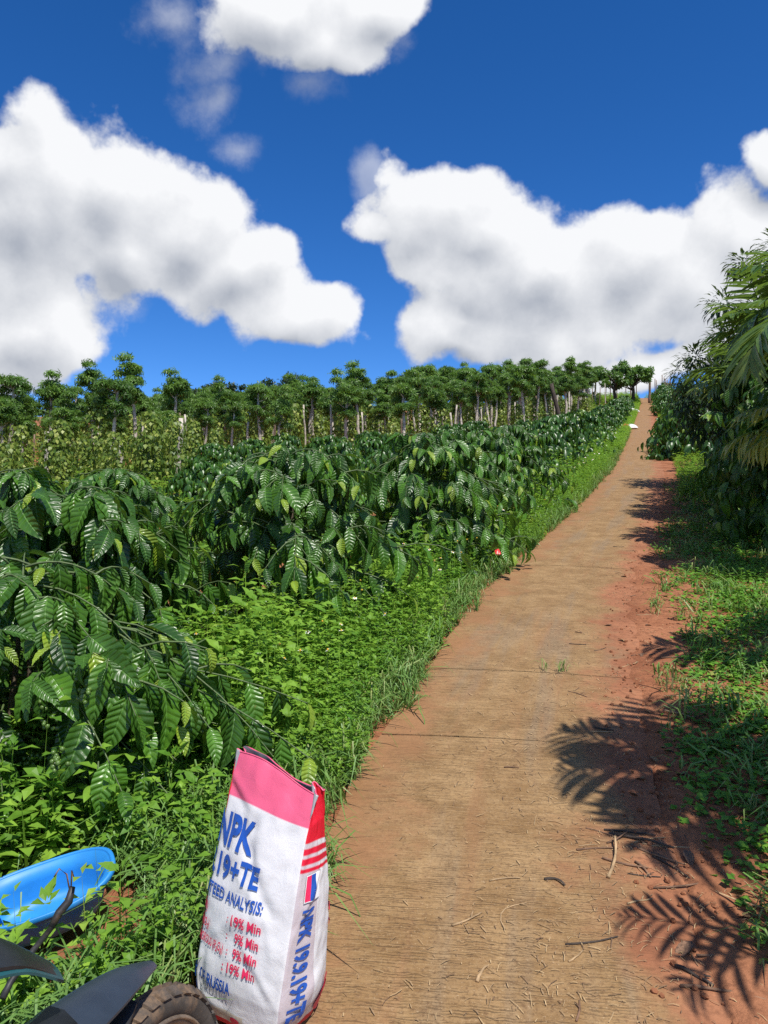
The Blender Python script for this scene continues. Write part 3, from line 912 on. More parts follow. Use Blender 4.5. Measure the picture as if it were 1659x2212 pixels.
# dark forest trees behind
def forest_tree(seed, H, W, label, x, y, group, leafm='wood_leaf'):
    r = np.random.default_rng(seed)
    t = thing('forest_tree', label, 'tree', at(x, y, -.1), r.uniform(0, 6), group)
    tr, cr = MB(), MB()
    add_tube(tr, np.stack([r.normal(0, .05, 6), r.normal(0, .05, 6), np.linspace(0, H * .75, 6)], -1), np.linspace(.22, .08, 6), 7)
    for k in range(22):
        a = r.uniform(0, 6.28); L = W * .5 * r.random() ** .5
        zc = H * (.42 + .5 * r.random() * (1 - .5 * (L / (W * .5)) ** 2))
        c = np.array([math.cos(a) * L, math.sin(a) * L, zc])
        add_tube(tr, [[0, 0, zc * .7], c * [.5, .5, .9], c], [.07, .05, .02], 5, cap=False)
        rad = r.uniform(.10, .17) * W
        n = 150
        d = rand_dirs(r, n)
        p = c + d * rad * r.random((n, 1)) ** .4 * [1.1, 1.1, .75]
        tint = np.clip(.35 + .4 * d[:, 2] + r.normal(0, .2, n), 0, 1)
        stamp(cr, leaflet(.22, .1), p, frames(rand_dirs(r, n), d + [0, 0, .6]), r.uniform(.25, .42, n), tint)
    obj('trunk', tr.mesh('trunk', M['dark_bark']), t)
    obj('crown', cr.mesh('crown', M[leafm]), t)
for k, (px, topy, Yd, W, lab) in enumerate([
        (610, 812, 78, 4.4, 'big round dark tree behind the pepper garden, highest of the dark trees'),
        (655, 840, 80, 3.6, 'dark tree touching the right flank of the highest dark tree'),
        (478, 822, 80, 3.4, 'dark tree behind the garden, left of the highest dark tree'),
        (432, 832, 82, 3.2, 'dark tree leftmost of the dark trees behind the garden'),
        (512, 835, 82, 3.0, 'low dark tree between two dark trees behind the garden'),
        (840, 823, 92, 4.2, 'dark tree at the left end of the middle clump on the skyline'),
        (888, 814, 94, 4.6, 'highest dark tree of the middle clump on the skyline'),
        (925, 824, 96, 3.8, 'dark tree at the right end of the middle clump on the skyline'),
        (250, 846, 84, 3.6, 'dark tree showing between pale trunks below the tallest support tree')]):
    x = (px - 829) / 1659 * Yd
    zt = CAM_H + (1106 - topy) / 1659 * Yd
    forest_tree(300 + k, (zt - float(ground(x, Yd))) * 1.16, W * 1.1, lab, x, Yd, 'dark trees behind the garden')

for k in range(46):
    x = rng.uniform(-14.5, -3.6); y = rng.uniform(18.5, 26.5)
    if abs(x) > .55 * y + .5 or x > -.19 * y:
        continue
    place(vine_p, first_v, x, y, rng.uniform(.7, 1.0), 'low yellow green pepper vine', VG + ' before the trees')
for (px_, yy, h_, lab) in ((260, 21.0, 1.35, 'broken reddish trunk stub among the low pepper vines at left'), (100, 22.5, 1.7, 'pale bare trunk among the low pepper vines near the left edge'), (382, 21.5, 1.9, 'slanting pale bare trunk among the pepper vines, right of the broken stub')):
    wooden_post((px_ - 829) / 1659 * yy, yy, h_, .075, (.12 if px_ == 382 else .02, 0), lab, None, 'bark', 'bare_trunk')
# trees one can single out
special = [(-9.7, 30.5, 1.06, 3, 'tallest support tree at left with a bushy crown rising above its row'),
           (-13.0, 30.0, 1.0, 5, 'support tree with a small round topknot above its crown, near the left edge'),
           (-12.0, 31.8, 1.02, 3, 'support tree with a tiny tuft on a bare shoot above the left tree row'),
           (-14.3, 29.2, 1.0, 1, 'support tree cut by the left edge, its crown low against the cloud'),
           (-8.7, 31.5, 1.0, 5, 'support tree with two side tufts right of the tallest one'),
           (-1.1, 36.0, 1.0, 3, 'support tree with a pointed crown near the middle of the tree line'),
           (25.6, 85, 1.75, 4, 'broad flat topped tree, left of the pair on the hilltop by the track'),
           (27.9, 86, 1.7, 0, 'broad tree, right of the pair on the hilltop by the track')]
for x, y, s, k, lab in special:
    if y > 80:
        forest_tree(700 + k, 5.6, 3.6, lab, x, y, None, 'pole_leaf')
    else:
        o = dup(tree_p[k], at(x, y, -.03), rng.uniform(0, 6.28), (s, s, s), lab, 'trees one can single out')

# ------------------------------------------------------------------ palms
LS = 5
def pinna(w=.068):
    t = np.linspace(0, 1, LS)
    ww = w * np.array([.35, .95, 1.0, .75, .05])
    V, U = [], []
    for i in range(LS):
        z = -.22 * t[i] ** 2
        for s in (-1, 0, 1):
            V.append([s * ww[i], t[i], z + abs(s) * ww[i] * .45])
            U.append([t[i], s * .5 + .5])
    return np.array(V), grid_faces(3, LS), np.array(U)
PINNA = pinna()
pinna_mesh = [MB().add(*PINNA, t).mesh('leaflet', M['palm']) for t in (.15, .45, .8, 1.1, 1.6)]

def frond(parent, seed, L, az, elev, sag, npairs, leafL, tint, parts, hang=.25, base=(0, 0, 0), spread=1.0):
    """one feather leaf: rachis mesh with its leaflets as children (parts) or joined"""
    r = np.random.default_rng(seed)
    t = np.linspace(0, 1, 14)
    ang = elev - sag * t ** 1.3
    dl = L / 13
    hx = np.concatenate([[0], np.cumsum(np.cos(ang[:-1]) * dl)])
    hz = np.concatenate([[0], np.cumsum(np.sin(ang[:-1]) * dl)])
    out = np.array([math.cos(az), math.sin(az)])
    sidev = np.array([-math.sin(az), math.cos(az)])
    sway = r.normal(0, .08) * t ** 2 * L
    p = np.stack([hx * out[0] + sway * sidev[0], hx * out[1] + sway * sidev[1], hz], -1) + np.asarray(base)
    tg = nrm(np.gradient(p, axis=0))
    rb = MB()
    add_tube(rb, p, np.linspace(.017, .004, 14) * (L / 1.6) ** .5, 6, tint=.9)
    side = nrm(np.cross(tg, [0, 0, 1]))
    upv = np.cross(side, tg)
    Ps, Ds, Ns, Sc, Ti = [], [], [], [], []
    for k in range(npairs):
        tt = .14 + .86 * (k + .5) / npairs
        f = lambda A: np.array([np.interp(tt, t, A[:, c]) for c in range(3)])
        q, T, Sd, Up = f(p), f(tg), f(side), f(upv)
        env = math.sin(math.pi * min(1, .16 + .84 * tt) ** .9) ** .6
        for sg in (-1, 1):
            if r.random() < .04:
                continue
            d = T * (.35 + .75 * tt ** 2) + Sd * sg * spread * (1.0 - .35 * tt) + Up * (.22 - .1 * tt) - np.array([0, 0, hang * r.uniform(.6, 1.5)])
            Ps.append(q); Ds.append(nrm(d + r.normal(0, .05, 3)))
            Ns.append(Up + r.normal(0, .12, 3) + Sd * sg * -.15)
            Sc.append(leafL * (env * .75 + .25) * r.uniform(.9, 1.08))
            Ti.append(float(np.clip(tint + r.normal(0, .14), 0, 2)))
    P, F, Sc, Ti = np.array(Ps), frames(np.array(Ds), np.array(Ns)), np.array(Sc), np.array(Ti)
    if not parts:
        stamp(rb, PINNA, P, F, Sc, Ti)
    o = obj('frond', rb.mesh('frond', M['palm']), parent)
    if parts:
        for i in range(len(P)):
            k = int(np.argmin(np.abs(np.array([.15, .45, .8, 1.1, 1.6]) - Ti[i])))
            c = obj('leaflet', pinna_mesh[k], o)
            c.matrix_local = Matrix([[*(F[i][a] * Sc[i]), P[i][a]] for a in range(3)] + [[0, 0, 0, 1]])
    return o

def palm(seed, x, y, h, label, fronds, group='palms along the right of the track', trunk_r=.055, parts=False, leafL=.55):
    r = np.random.default_rng(seed)
    g0 = float(ground(x, y))
    t = thing('palm_tree', label, 'palm', (x, y, g0), 0, group)
    tr = MB()
    n = 10
    p = np.stack([r.normal(0, .012, n), r.normal(0, .012, n), np.linspace(-.1, h, n)], -1)
    add_tube(tr, p, np.where(np.arange(n) % 2, trunk_r, trunk_r * 1.06), 9)
    obj('trunk', tr.mesh('trunk', M['palm_bark']), t)
    cs = MB()
    add_tube(cs, [[0, 0, h - .05], [0, 0, h + .2], [0, 0, h + .5]], [trunk_r * 1.25, trunk_r * 1.2, trunk_r * .5], 9, tint=.7)
    obj('crownshaft', cs.mesh('crownshaft', M['palm']), t)
    for i, fr in enumerate(fronds):
        az, el, L, sag = fr[:4]
        tint = fr[4] if len(fr) > 4 else r.uniform(.25, .8)
        hang = fr[5] if len(fr) > 5 else .25
        frond(t, seed * 31 + i, L, R(az), R(el), R(sag), int(L * 15), leafL, tint, parts and (len(fr) < 7), hang, (0, 0, h + .3 + .02 * i))
    return t

def ring(seed, n, L, el=(20, 70), sag=(70, 120), tint=(.2, .7)):
    r = np.random.default_rng(seed)
    return [(k * 137.5 + r.uniform(-15, 15), r.uniform(*el), L * r.uniform(.85, 1.1), r.uniform(*sag), r.uniform(*tint)) for k in range(n)]

# out of view to the right, its fronds throw the feathered shade on the track
palm(1, 2.65, 2.02, 2.55, 'palm just outside the right edge whose fronds shade the near track', [(40, 40, 1.2, 90, .5), (-20, 45, 1.2, 90, .5), (-70, 45, 1.2, 90, .5), (150, 50, 1.25, 90, .5), (178, 45, 1.2, 95, .5), (115, 50, 1.2, 80, .5), (205, 40, 1.1, 90, .5)])
palm(2, 1.92, 1.52, 1.5, 'young palm beside the near right edge shading the bottom corner', [(168, 30, .80, 80, .5), (195, 50, .7, 100, .5), (20, 50, 1.0, 90, .5), (-60, 60, 1.0, 90, .5)], leafL=.26)
palm(7, 3.5, 3.95, 2.3, 'palm outside the right edge shading the grass beside the track', [(170, 40, 1.1, 85, .5), (60, 50, 1.2, 90, .5), (0, 50, 1.2, 90, .5), (-60, 50, 1.2, 90, .5)])
# in view
palm(3, 4.75, 7.4, 2.15, 'nearest visible palm, its grey green frond sweeping down at the right edge', [(176, 30, 1.62, 125, .85, .10), (200, 8, 1.35, 90, .8), (160, 12, 1.3, 80, .6), (100, 60, 1.4, 80, .5), (240, 35, 1.4, 100, .6), (20, 50, 1.4, 90, .5)], parts=True, leafL=.66)
palm(4, 5.15, 8.7, 2.35, 'tall palm with dark fronds against the cloud at the right edge', [(185, 58, 1.4, 80, .3), (205, 25, 1.3, 80, .2), (140, 70, 1.3, 60, .5), (230, 55, 1.5, 100, .2), (90, 60, 1.4, 90, .3), (10, 50, 1.4, 90, .3), (178, 10, 1.3, 70, .3)], parts=True, leafL=.6)
palm(5, 5.45, 10.9, 2.2, 'palm with bright upright fronds left of the tall dark palm', [(150, 72, 1.1, 70, .9), (178, 45, .95, 90, .8), (205, 58, 1.0, 90, .7), (230, 60, 1.1, 90, .7), (60, 55, 1.1, 90, .5), (0, 50, 1.1, 90, .5), (190, 78, 1.15, 45, .9)], parts=True, leafL=.5)
palm(6, 4.45, 7.75, 1.02, 'low palm with yellowed drooping fronds in front of the coffee at the right edge', [(190, 22, .9, 70, 1.9, .9), (170, 26, 1.0, 70, 1.8, .9), (215, 25, .9, 70, 1.7, .8), (182, 45, 1.0, 80, 1.4, .5), (240, 30, 1.0, 80, 1.8, .8)], parts=True, leafL=.46)
palm(8, 5.9, 11.9, 1.6, 'low palm with yellow green fronds over the coffee, lower left of the bright palm', [(185, 30, 1.3, 80, 1.2), (160, 45, 1.3, 80, 1.1), (205, 20, 1.2, 70, 1.0), (90, 60, 1.2, 80, .8), (175, 65, 1.2, 70, .9)], parts=True, leafL=.5)
for k, (x, y, h, L) in enumerate([(7.9, 15.2, 2.2, 1.5), (9.7, 19.0, 2.3, 1.5), (9.0, 17.5, 1.2, 1.4), (12.2, 24, 2.2, 1.5), (14.0, 28, 2.3, 1.5), (16.8, 34, 2.1, 1.5), (20, 41, 2.2, 1.5), (24, 50, 2.1, 1.5), (30, 64, 2.0, 1.5), (35.5, 77, 2.0, 1.5), (37.5, 84, 2.0, 1.5), (41, 92, 1.9, 1.5)]):
    labs = ['palm with spiky fronds just left of the bright palm at the right', 'palm behind the low yellow green palm, seen against the grey cloud', 'low spiky palm growing among the coffee right of the track']
    palm(20 + k, x, y, h, labs[k] if k < 3 else 'small distant palm in the line climbing the right side of the track', ring(40 + k, 10, L, (15, 75), (60, 110), (.25, .8)), 'palms along the right of the track' if k < 3 else 'distant palms climbing the right side')

# dark leafed tree behind the palms
def broad_tree(seed, x, y, H, W, label, z0=.35):
    r = np.random.default_rng(seed)
    t = thing('broadleaf_tree', label, 'tree', at(x, y, -.1), 0, None)
    tr, cr = MB(), MB()
    add_tube(tr, np.stack([r.normal(0, .06, 6), r.normal(0, .06, 6), np.linspace(0, H * .8, 6)], -1), np.linspace(.16, .05, 6), 8)
    for k in range(34):
        a = r.uniform(0, 6.28); zc = H * r.uniform(z0, .97)
        L = W * .5 * math.sqrt(max(.05, 1 - ((zc / H - .6) / .45) ** 2)) * r.random() ** .4
        c = np.array([math.cos(a) * L, math.sin(a) * L, zc])
        add_tube(tr, [[0, 0, zc * .75], c * [.5, .5, .92], c], [.04, .03, .01], 5, cap=False)
        n = 210
        d = rand_dirs(r, n)
        p = c + d * r.uniform(.3, .46) * r.random((n, 1)) ** .45 * [1.1, 1.1, .8]
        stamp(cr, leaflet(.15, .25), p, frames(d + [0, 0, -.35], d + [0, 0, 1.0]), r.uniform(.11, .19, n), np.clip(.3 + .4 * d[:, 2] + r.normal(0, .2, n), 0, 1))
    obj('trunk', tr.mesh('trunk', M['dark_bark']), t)
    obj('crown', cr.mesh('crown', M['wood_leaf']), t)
broad_tree(402, 6.7, 12.8, 3.6, 2.4, 'dark shrubby tree closing the gap behind the bright palm')
broad_tree(403, 7.2, 11.0, 3.6, 2.6, 'dark shrubby tree at the right edge behind the tall dark palm')
broad_tree(404, 7.4, 16.0, 3.2, 2.6, 'dark shrubby tree beyond the low spiky palm on the right side')
broad_tree(400, 7.7, 14.6, 4.75, 2.8, 'dark small leafed tree rising behind the palms at the right edge')
broad_tree(401, 7.6, 13.4, 3.9, 2.6, 'dark tree hidden deep behind the coffee and palms at right')

# ------------------------------------------------------------------ weeds, grass, ground cover
def weed_plant(seed, h, n_nodes, leafl, w=.26, lobes=True):
    """upright herb: a stem with pairs of lobed leaves"""
    r = np.random.default_rng(seed)
    Vs, Fs, Us, Ts, n0 = [], [], [], [], 0
    lean = r.normal(0, .16, 2)
    def addp(V, F, U, T):
        nonlocal n0
        Vs.append(V); Fs.append(F + n0); Us.append(U); Ts.append(np.full(len(V), T)); n0 += len(V)
    st = np.array([[-.004, 0, 0], [.004, 0, 0], [lean[0] * h, lean[1] * h, h]])
    addp(st, np.array([[0, 1, 2]]), np.zeros((3, 2)), .3)
    L = leaflet(w, .25)
    for k in range(n_nodes):
        f = (k + .6) / n_nodes
        z = h * (.12 + .86 * f)
        a0 = k * 1.57 + r.uniform(-.4, .4)
        for s in (0, math.pi):
            a = a0 + s + r.uniform(-.3, .3)
            el = r.uniform(-.25, .55) + .3 * f
            for m_ in ((0, .75, -.75) if lobes and r.random() < .6 else (0,)):
                d = np.array([[math.cos(a + m_) * math.cos(el), math.sin(a + m_) * math.cos(el), math.sin(el)]])
                Fm = frames(d, np.array([[r.normal(0, .25), r.normal(0, .25), 1.0]]))[0]
                sc = leafl * r.uniform(.75, 1.2) * (1.1 - .45 * f) * (1 if m_ == 0 else .72)
                base = np.array([lean[0] * z, lean[1] * z, z]) + d[0] * sc * .22
                addp((L[0] * sc) @ Fm.T + base, L[1], L[2], r.normal(0, .12))
    return np.concatenate(Vs), np.concatenate(Fs), np.concatenate(Us), np.concatenate(Ts)

def grass_tuft(seed, h, n, w=.006, flop=.7):
    r = np.random.default_rng(seed)
    Vs, Fs, Us, Ts = [], [], [], []
    for k in range(n):
        a = r.uniform(0, 6.28); L = h * r.uniform(.55, 1.2); fl = flop * r.uniform(.4, 1.3)
        b = np.array([r.normal(0, .02), r.normal(0, .02), 0])
        o = np.array([math.cos(a), math.sin(a), 0]); s = np.array([-o[1], o[0], 0])
        pts = [b + o * L * .16 * fl + [0, 0, L * .5], b + o * L * .52 * fl + [0, 0, L * (.86 - .2 * fl)], b + o * L * (.95 * fl) + [0, 0, L * (.92 - .55 * fl)]]
        V = np.array([b - s * w * .5, b + s * w * .5, pts[0] - s * w * .6, pts[0] + s * w * .6, pts[1] - s * w * .45, pts[1] + s * w * .45, pts[2]])
        Vs.append(V); Fs.append(np.array([[0, 1, 3], [0, 3, 2], [2, 3, 5], [2, 5, 4], [4, 5, 6]]) + 7 * k)
        Us.append(np.full((7, 2), .3)); Ts.append(np.full(7, r.normal(0, .15) + (1.0 if r.random() < .07 else 0)))
    return np.concatenate(Vs), np.concatenate(Fs), np.concatenate(Us), np.concatenate(Ts)

def rosette(seed, n, l, hgt):
    r = np.random.default_rng(seed)
    L = (np.array([[0, 0, 0], [-.42, .5, .03], [.42, .5, .03], [0, 1, -.08]]), np.array([[0, 2, 1], [1, 2, 3]]), np.array([[0, .5], [.5, 0], [.5, 1], [1, .5]]))
    Vs, Fs, Us, Ts = [], [], [], []
    for k in range(n):
        a = r.uniform(0, 6.28)
        q = np.array([r.normal(0, .045), r.normal(0, .045), hgt * r.uniform(.25, 1.1)])
        d = np.array([[math.cos(a), math.sin(a), r.uniform(-.3, .3)]])
        Fm = frames(d, np.array([[r.normal(0, .3), r.normal(0, .3), 1]]))[0]
        Vs.append((L[0] * l * r.uniform(.7, 1.25)) @ Fm.T + q); Fs.append(L[1] + 4 * k); Us.append(L[2]); Ts.append(np.full(4, r.normal(0, .15)))
    return np.concatenate(Vs), np.concatenate(Fs), np.concatenate(Us), np.concatenate(Ts)

WEEDS = [weed_plant(500 + k, h, n, l) for k, (h, n, l) in enumerate([(.34, 5, .060), (.26, 4, .055), (.40, 6, .058), (.20, 4, .05), (.30, 5, .07), (.23, 4, .062)])]
LOWEEDS = [weed_plant(520 + k, h, n, l) for k, (h, n, l) in enumerate([(.14, 3, .05), (.18, 3, .055), (.11, 3, .045)])]
GRASS = [grass_tuft(540 + k, h, n, w, f) for k, (h, n, w, f) in enumerate([(.26, 9, .008, .8), (.34, 8, .009, .9), (.20, 10, .007, 1.1), (.40, 7, .009, .7)])]
CARPET = [rosette(560 + k, n, l, h) for k, (n, l, h) in enumerate([(12, .032, .035), (14, .026, .03), (10, .04, .05), (12, .03, .07)])]
SHORT = [grass_tuft(570 + k, h, n, w, f) for k, (h, n, w, f) in enumerate([(.09, 8, .005, .9), (.13, 7, .006, 1.0), (.06, 9, .005, 1.2)])]

def scatter(mb, tmpls, x, y, s, tint, lift=0.0, tilt=.12):
    k = rng.integers(0, len(tmpls), len(x))
    z = ground(x, y) + lift
    a = rng.uniform(0, 6.28, len(x))
    Rm = yaw_frames(a, np.abs(rng.normal(0, tilt, len(x))), rng.uniform(0, 6.28, len(x)))
    for q in range(len(tmpls)):
        i = k == q
        stamp(mb, tmpls[q], np.stack([x[i], y[i], z[i]], -1), Rm[i], s[i], tint[i])
    return mb

def field(n, y0, y1, o0, o1, seed, power=1.0):
    """points beside the road: offset from its left edge o0..o1, thinning with distance"""
    r = np.random.default_rng(seed)
    u = r.random(n)
    y = y0 * (y1 / y0) ** (u ** power)
    o = r.uniform(0, 1, n) * (o1 - o0) + o0
    x = xl(y) + o
    keep = np.abs(x) < .58 * y + .9
    return x[keep], y[keep], o[keep]

bagx, bagy = -.345, 2.08
def clear(x, y):
    """keeps plants off the sack, the tub and the wheel"""
    d = np.hypot((x - bagx) / .30, (y - bagy) / .22) > 1
    d &= np.hypot((x + 1.07) / .34, (y - 2.44) / .33) > 1
    d &= np.hypot((x + .42) / .22, (y - 1.5) / .42) > 1
    return d

wd = MB()
x, y, o = field(26000, 2.0, 32, -1.9, .05, 601)
edge = -.04 - .10 * np.abs(vnoise(y * 2.5, y * 0 + 3, 5)) + .12 * vnoise(y * 1.1, y * 0, 6)
dens = .55 + .45 * vnoise(x * 1.3, y * 1.3, 9)
k = (o < edge) & (o > -1.35 + .25 * vnoise(y * .8, y * 0 + 2, 33)) & clear(x, y) & (rng.random(len(x)) < dens + .35) & ((y > 3.3) | (rng.random(len(x)) < .14))
x, y, o = x[k], y[k], o[k]
hgt = np.clip(.45 + .75 * np.clip(-o / .7, 0, 1), 0, 1.15) * rng.uniform(.75, 1.2, len(x)) * (1 + .012 * y) * np.where(rng.random(len(x)) < .07, 1.45, 1)
scatter(wd, WEEDS, x, y, hgt, np.clip(.5 + .28 * vnoise(x * 2, y * 2, 3) + rng.normal(0, .17, len(x)), 0, 1) + (rng.random(len(x)) < .03) * .6)
# under and between the coffee bushes
x, y, o = field(9000, 2.2, 22, -6.5, -1.6, 602)
k = clear(x, y) & (vnoise(x * .9, y * .9, 12) > -.25)
scatter(wd, WEEDS, x[k], y[k], rng.uniform(.6, 1.0, k.sum()) * (1 + .01 * y[k]), np.clip(.45 + rng.normal(0, .2, k.sum()), 0, 1))
# left foreground, round the tub
r_ = np.random.default_rng(77)
x, y = r_.uniform(-2.4, -.45, 900), r_.uniform(1.2, 3.1, 900)
k = clear(x, y) & (r_.random(900) < .14 + .7 * (x < -.95))
scatter(wd, WEEDS, x[k], y[k], r_.uniform(.45, .85, k.sum()), np.clip(.5 + r_.normal(0, .2, k.sum()), 0, 1))
x = np.concatenate([rng.uniform(-16, -1.2, 5200), rng.uniform(-36, 24, 5000)]); y = np.concatenate([rng.uniform(6.5, 27, 5200), rng.uniform(25, 75, 5000)])
k = (np.abs(x) < .55 * y + .5) & (x < xl(y) - 2)
scatter(wd, LOWEEDS, x[k], y[k], rng.uniform(1.5, 3.0, k.sum()) * (1 + .012 * y[k]), np.clip(.4 + rng.normal(0, .2, k.sum()), 0, 1))
x = rng.uniform(8, 34, 1800); y = rng.uniform(66, 100, 1800)
k = (np.abs(x) < .55 * y) & (x < xl(y) - 1.6)
scatter(wd, LOWEEDS, x[k], y[k], rng.uniform(2.5, 4.5, k.sum()), np.clip(.5 + rng.normal(0, .2, k.sum()), 0, 1))
x, y, o = field(1500, 84, 112, -9, -.1, 631)
scatter(wd, LOWEEDS, x, y, rng.uniform(3, 6, len(x)), np.clip(.5 + rng.normal(0, .2, len(x)), 0, 1))
x, y, o = field(1500, 70, 112, 1.9, 12, 632)
scatter(wd, LOWEEDS, x, y, rng.uniform(3, 6, len(x)), np.clip(.5 + rng.normal(0, .2, len(x)), 0, 1))
# far grassy verge
x, y, o = field(9000, 28, 105, -1.9, .0, 603)
scatter(wd, LOWEEDS, x, y, rng.uniform(1.6, 2.6, len(x)), np.clip(.65 + rng.normal(0, .2, len(x)), 0, 1))
x, y, o = field(3500, 14, 105, 1.75, 3.4, 604)
scatter(wd, LOWEEDS, x, y, rng.uniform(1.2, 2.2, len(x)), np.clip(.6 + rng.normal(0, .2, len(x)), 0, 1))
obj('weeds', wd.mesh('weeds', M['weed'], smooth=False), kind='stuff', label='bright green leafy weeds along the left verge of the track', category='weeds')

gr = MB()
r_ = np.random.default_rng(78)
n = 2600
x, y = r_.uniform(-1.5, -.30, n), r_.uniform(1.55, 3.6, n)
k = clear(x, y) & (x < xl(y) + .04) & (x > -1.35 + .25 * (y - 1.5)) & (r_.random(n) < .95)
scatter(gr, GRASS, x[k], y[k], r_.uniform(.45, .85, k.sum()), np.clip(.20 + r_.normal(0, .22, k.sum()), 0, 1) + (r_.random(k.sum()) < .09) * .9, tilt=.35)
x, y, o = field(9000, 2.2, 45, -1.2, .12, 605)
k = clear(x, y) & (o < .07 * vnoise(y * 3, y * 0, 8) + .02) & (rng.random(len(x)) < np.clip(1.05 + o * .9, .12, 1))
scatter(gr, GRASS, x[k], y[k], rng.uniform(.35, .75, k.sum()) * (1 + .01 * y[k]), np.clip(.55 + rng.normal(0, .2, k.sum()), 0, 1) + (rng.random(k.sum()) < .16) * 1.0, tilt=.35)
x, y, o = field(2600, 2.0, 20, 1.45, 3.6, 606)
k = (o > 1.62 + .16 * vnoise(y * 1.7, y * 0, 15)) & (rng.random(len(x)) < .55)
scatter(gr, SHORT, x[k], y[k], rng.uniform(.8, 1.7, k.sum()), np.clip(.6 + rng.normal(0, .2, k.sum()), 0, 1) + (rng.random(k.sum()) < .2) * 1.0, tilt=.3)
# a few blades in the road joint
for (jx, jy) in ((1.02, 4.87), (1.13, 4.85), (1.10, 4.84)):
    q = np.full(1, jx)
    scatter(gr, SHORT, q, np.full(1, jy), rng.uniform(.6, 1.1, 1), np.full(1, .9), lift=.03)
obj('grass', gr.mesh('grass', M['grass'], smooth=False), kind='stuff', label='dark green and strawy grass tufts at the edges of the track', category='grass')

cp = MB()
x, y, o = field(17000, 1.9, 16, 1.35, 6.5, 607)
ed = 1.66 + .16 * vnoise(y * 1.3, y * 0, 16) + .10 * vnoise(y * 4, y * 0, 17)
k = (o > ed) & (rng.random(len(x)) < np.clip((o - ed) * 2.2 + .25, 0, 1)) & (vnoise(x * 1.7, y * 1.7, 21) > -.55)
scatter(cp, CARPET, x[k], y[k], rng.uniform(.8, 1.35, k.sum()) * (1 + .015 * y[k]), np.clip(.5 + .3 * vnoise(x[k] * 2.2, y[k] * 2.2, 23) + rng.normal(0, .2, k.sum()), 0, 1) + (rng.random(k.sum()) < .05) * .8)
x, y, o = field(900, 2.1, 16, 1.7, 6.5, 608)
scatter(cp, LOWEEDS, x, y, rng.uniform(.6, 1.1, len(x)), np.clip(.5 + rng.normal(0, .2, len(x)), 0, 1))
obj('ground_cover', cp.mesh('ground_cover', M['carpet'], smooth=False), kind='stuff', label='low clover like ground cover in the dappled shade right of the track', category='ground cover')

# white flowers with yellow eyes over the verge
fl = MB()
def flower_template():
    Vs, Fs = [], []
    for k in range(5):
        a = k * 2 * math.pi / 5
        for q in ((0, 0, 0), (.45, -.32, .1), (1, 0, .05), (.45, .32, .1)):
            Vs.append([q[0] * math.cos(a) - q[1] * math.sin(a), q[0] * math.sin(a) + q[1] * math.cos(a), q[2]])
        Fs.append([4 * k, 4 * k + 1, 4 * k + 2, 4 * k + 3])
    return np.array(Vs), np.array(Fs), np.zeros((20, 2))
FLW = flower_template()
x, y, o = field(330, 3.6, 40, -1.9, -.2, 611)
z = ground(x, y) + rng.uniform(.30, .46, len(x)) * (1 + .012 * y)
Rm = yaw_frames(rng.uniform(0, 6.28, len(x)), np.abs(rng.normal(0, .6, len(x))), rng.uniform(0, 6.28, len(x)))
pos = np.stack([x, y, z], -1)
stamp(fl, FLW, pos, Rm, rng.uniform(.013, .02, len(x)) * (1 + .02 * y), 0, 0)
stamp(fl, BERRY, pos + [0, 0, .003], Rm, .006 * (1 + .02 * y), 0, 1)
for p in pos:
    fl.add([p + [-.002, 0, -.22], p + [.002, 0, -.22], p], [[0, 1, 2]], None, .3, 2)
obj('wild_flowers', fl.mesh('wild_flowers', [M['petal'], M['petal_eye'], M['green_stem']], smooth=False), kind='stuff', label='tiny white daisy like flowers dotted over the weeds', category='flowers')

# taller single herbs near the tub, leaf by leaf
blade = {}
def herb_leaf(seed):
    r = np.random.default_rng(seed)
    t = np.linspace(0, 1, 8)
    w = .26 * np.sin(np.pi * t ** .8) ** .9
    w[0] = .02
    s = np.array([-1, -.5, 0, .5, 1])
    T, Sx = np.meshgrid(t, s, indexing='ij')
    V = np.stack([Sx * w[:, None], T, np.abs(Sx) * w[:, None] * .3 - .3 * T ** 2 + .015 * np.sin(T * 22 + Sx * 3)], -1).reshape(-1, 3)
    return V, grid_faces(5, 8), np.stack([T, Sx * .5 + .5], -1).reshape(-1, 2)
herb_meshes = [MB().add(*herb_leaf(k), t).mesh('leaf', M['weed']) for k, t in ((1, .4), (2, .75), (3, 1.0))]
def herb(x, y, h, nn, ll, label, flower=False, lean=(0, 0)):
    r = np.random.default_rng(int(abs(x * 1000) + y * 77))
    t = thing('herb_plant', label, 'weed', at(x, y), 0, 'tall herbs round the tub')
    sm = MB()
    P = np.stack([np.linspace(0, lean[0], 6), np.linspace(0, lean[1], 6), np.linspace(-.03, h, 6)], -1)
    add_tube(sm, P, np.linspace(.006, .003, 6), 5)
    obj('stem', sm.mesh('stem', M['green_stem']), t)
    for k in range(nn):
        f = .25 + .75 * (k + .5) / nn
        q = np.array([lean[0] * f, lean[1] * f, h * f])
        for s in (0, math.pi):
            a = k * 1.57 + s + r.uniform(-.3, .3)
            el = r.uniform(0, .6)
            F = frames(np.array([[math.cos(a) * math.cos(el), math.sin(a) * math.cos(el), math.sin(el)]]), np.array([[0, 0, 1.0]]))[0]
            sc = ll * r.uniform(.8, 1.15) * (1.15 - .5 * f)
            c = obj('leaf', herb_meshes[int(r.integers(3))], t)
            c.matrix_local = Matrix([[*(F[i] * sc), q[i]] for i in range(3)] + [[0, 0, 0, 1]])
    if flower:
        fm = MB()
        stamp(fm, FLW, [[lean[0], lean[1], h + .005]], np.eye(3)[None], .02, 0, 0)
        stamp(fm, BERRY, [[lean[0], lean[1], h + .008]], np.eye(3)[None], .008, 0, 1)
        obj('flower', fm.mesh('flower', [M['petal'], M['petal_eye']]), t)
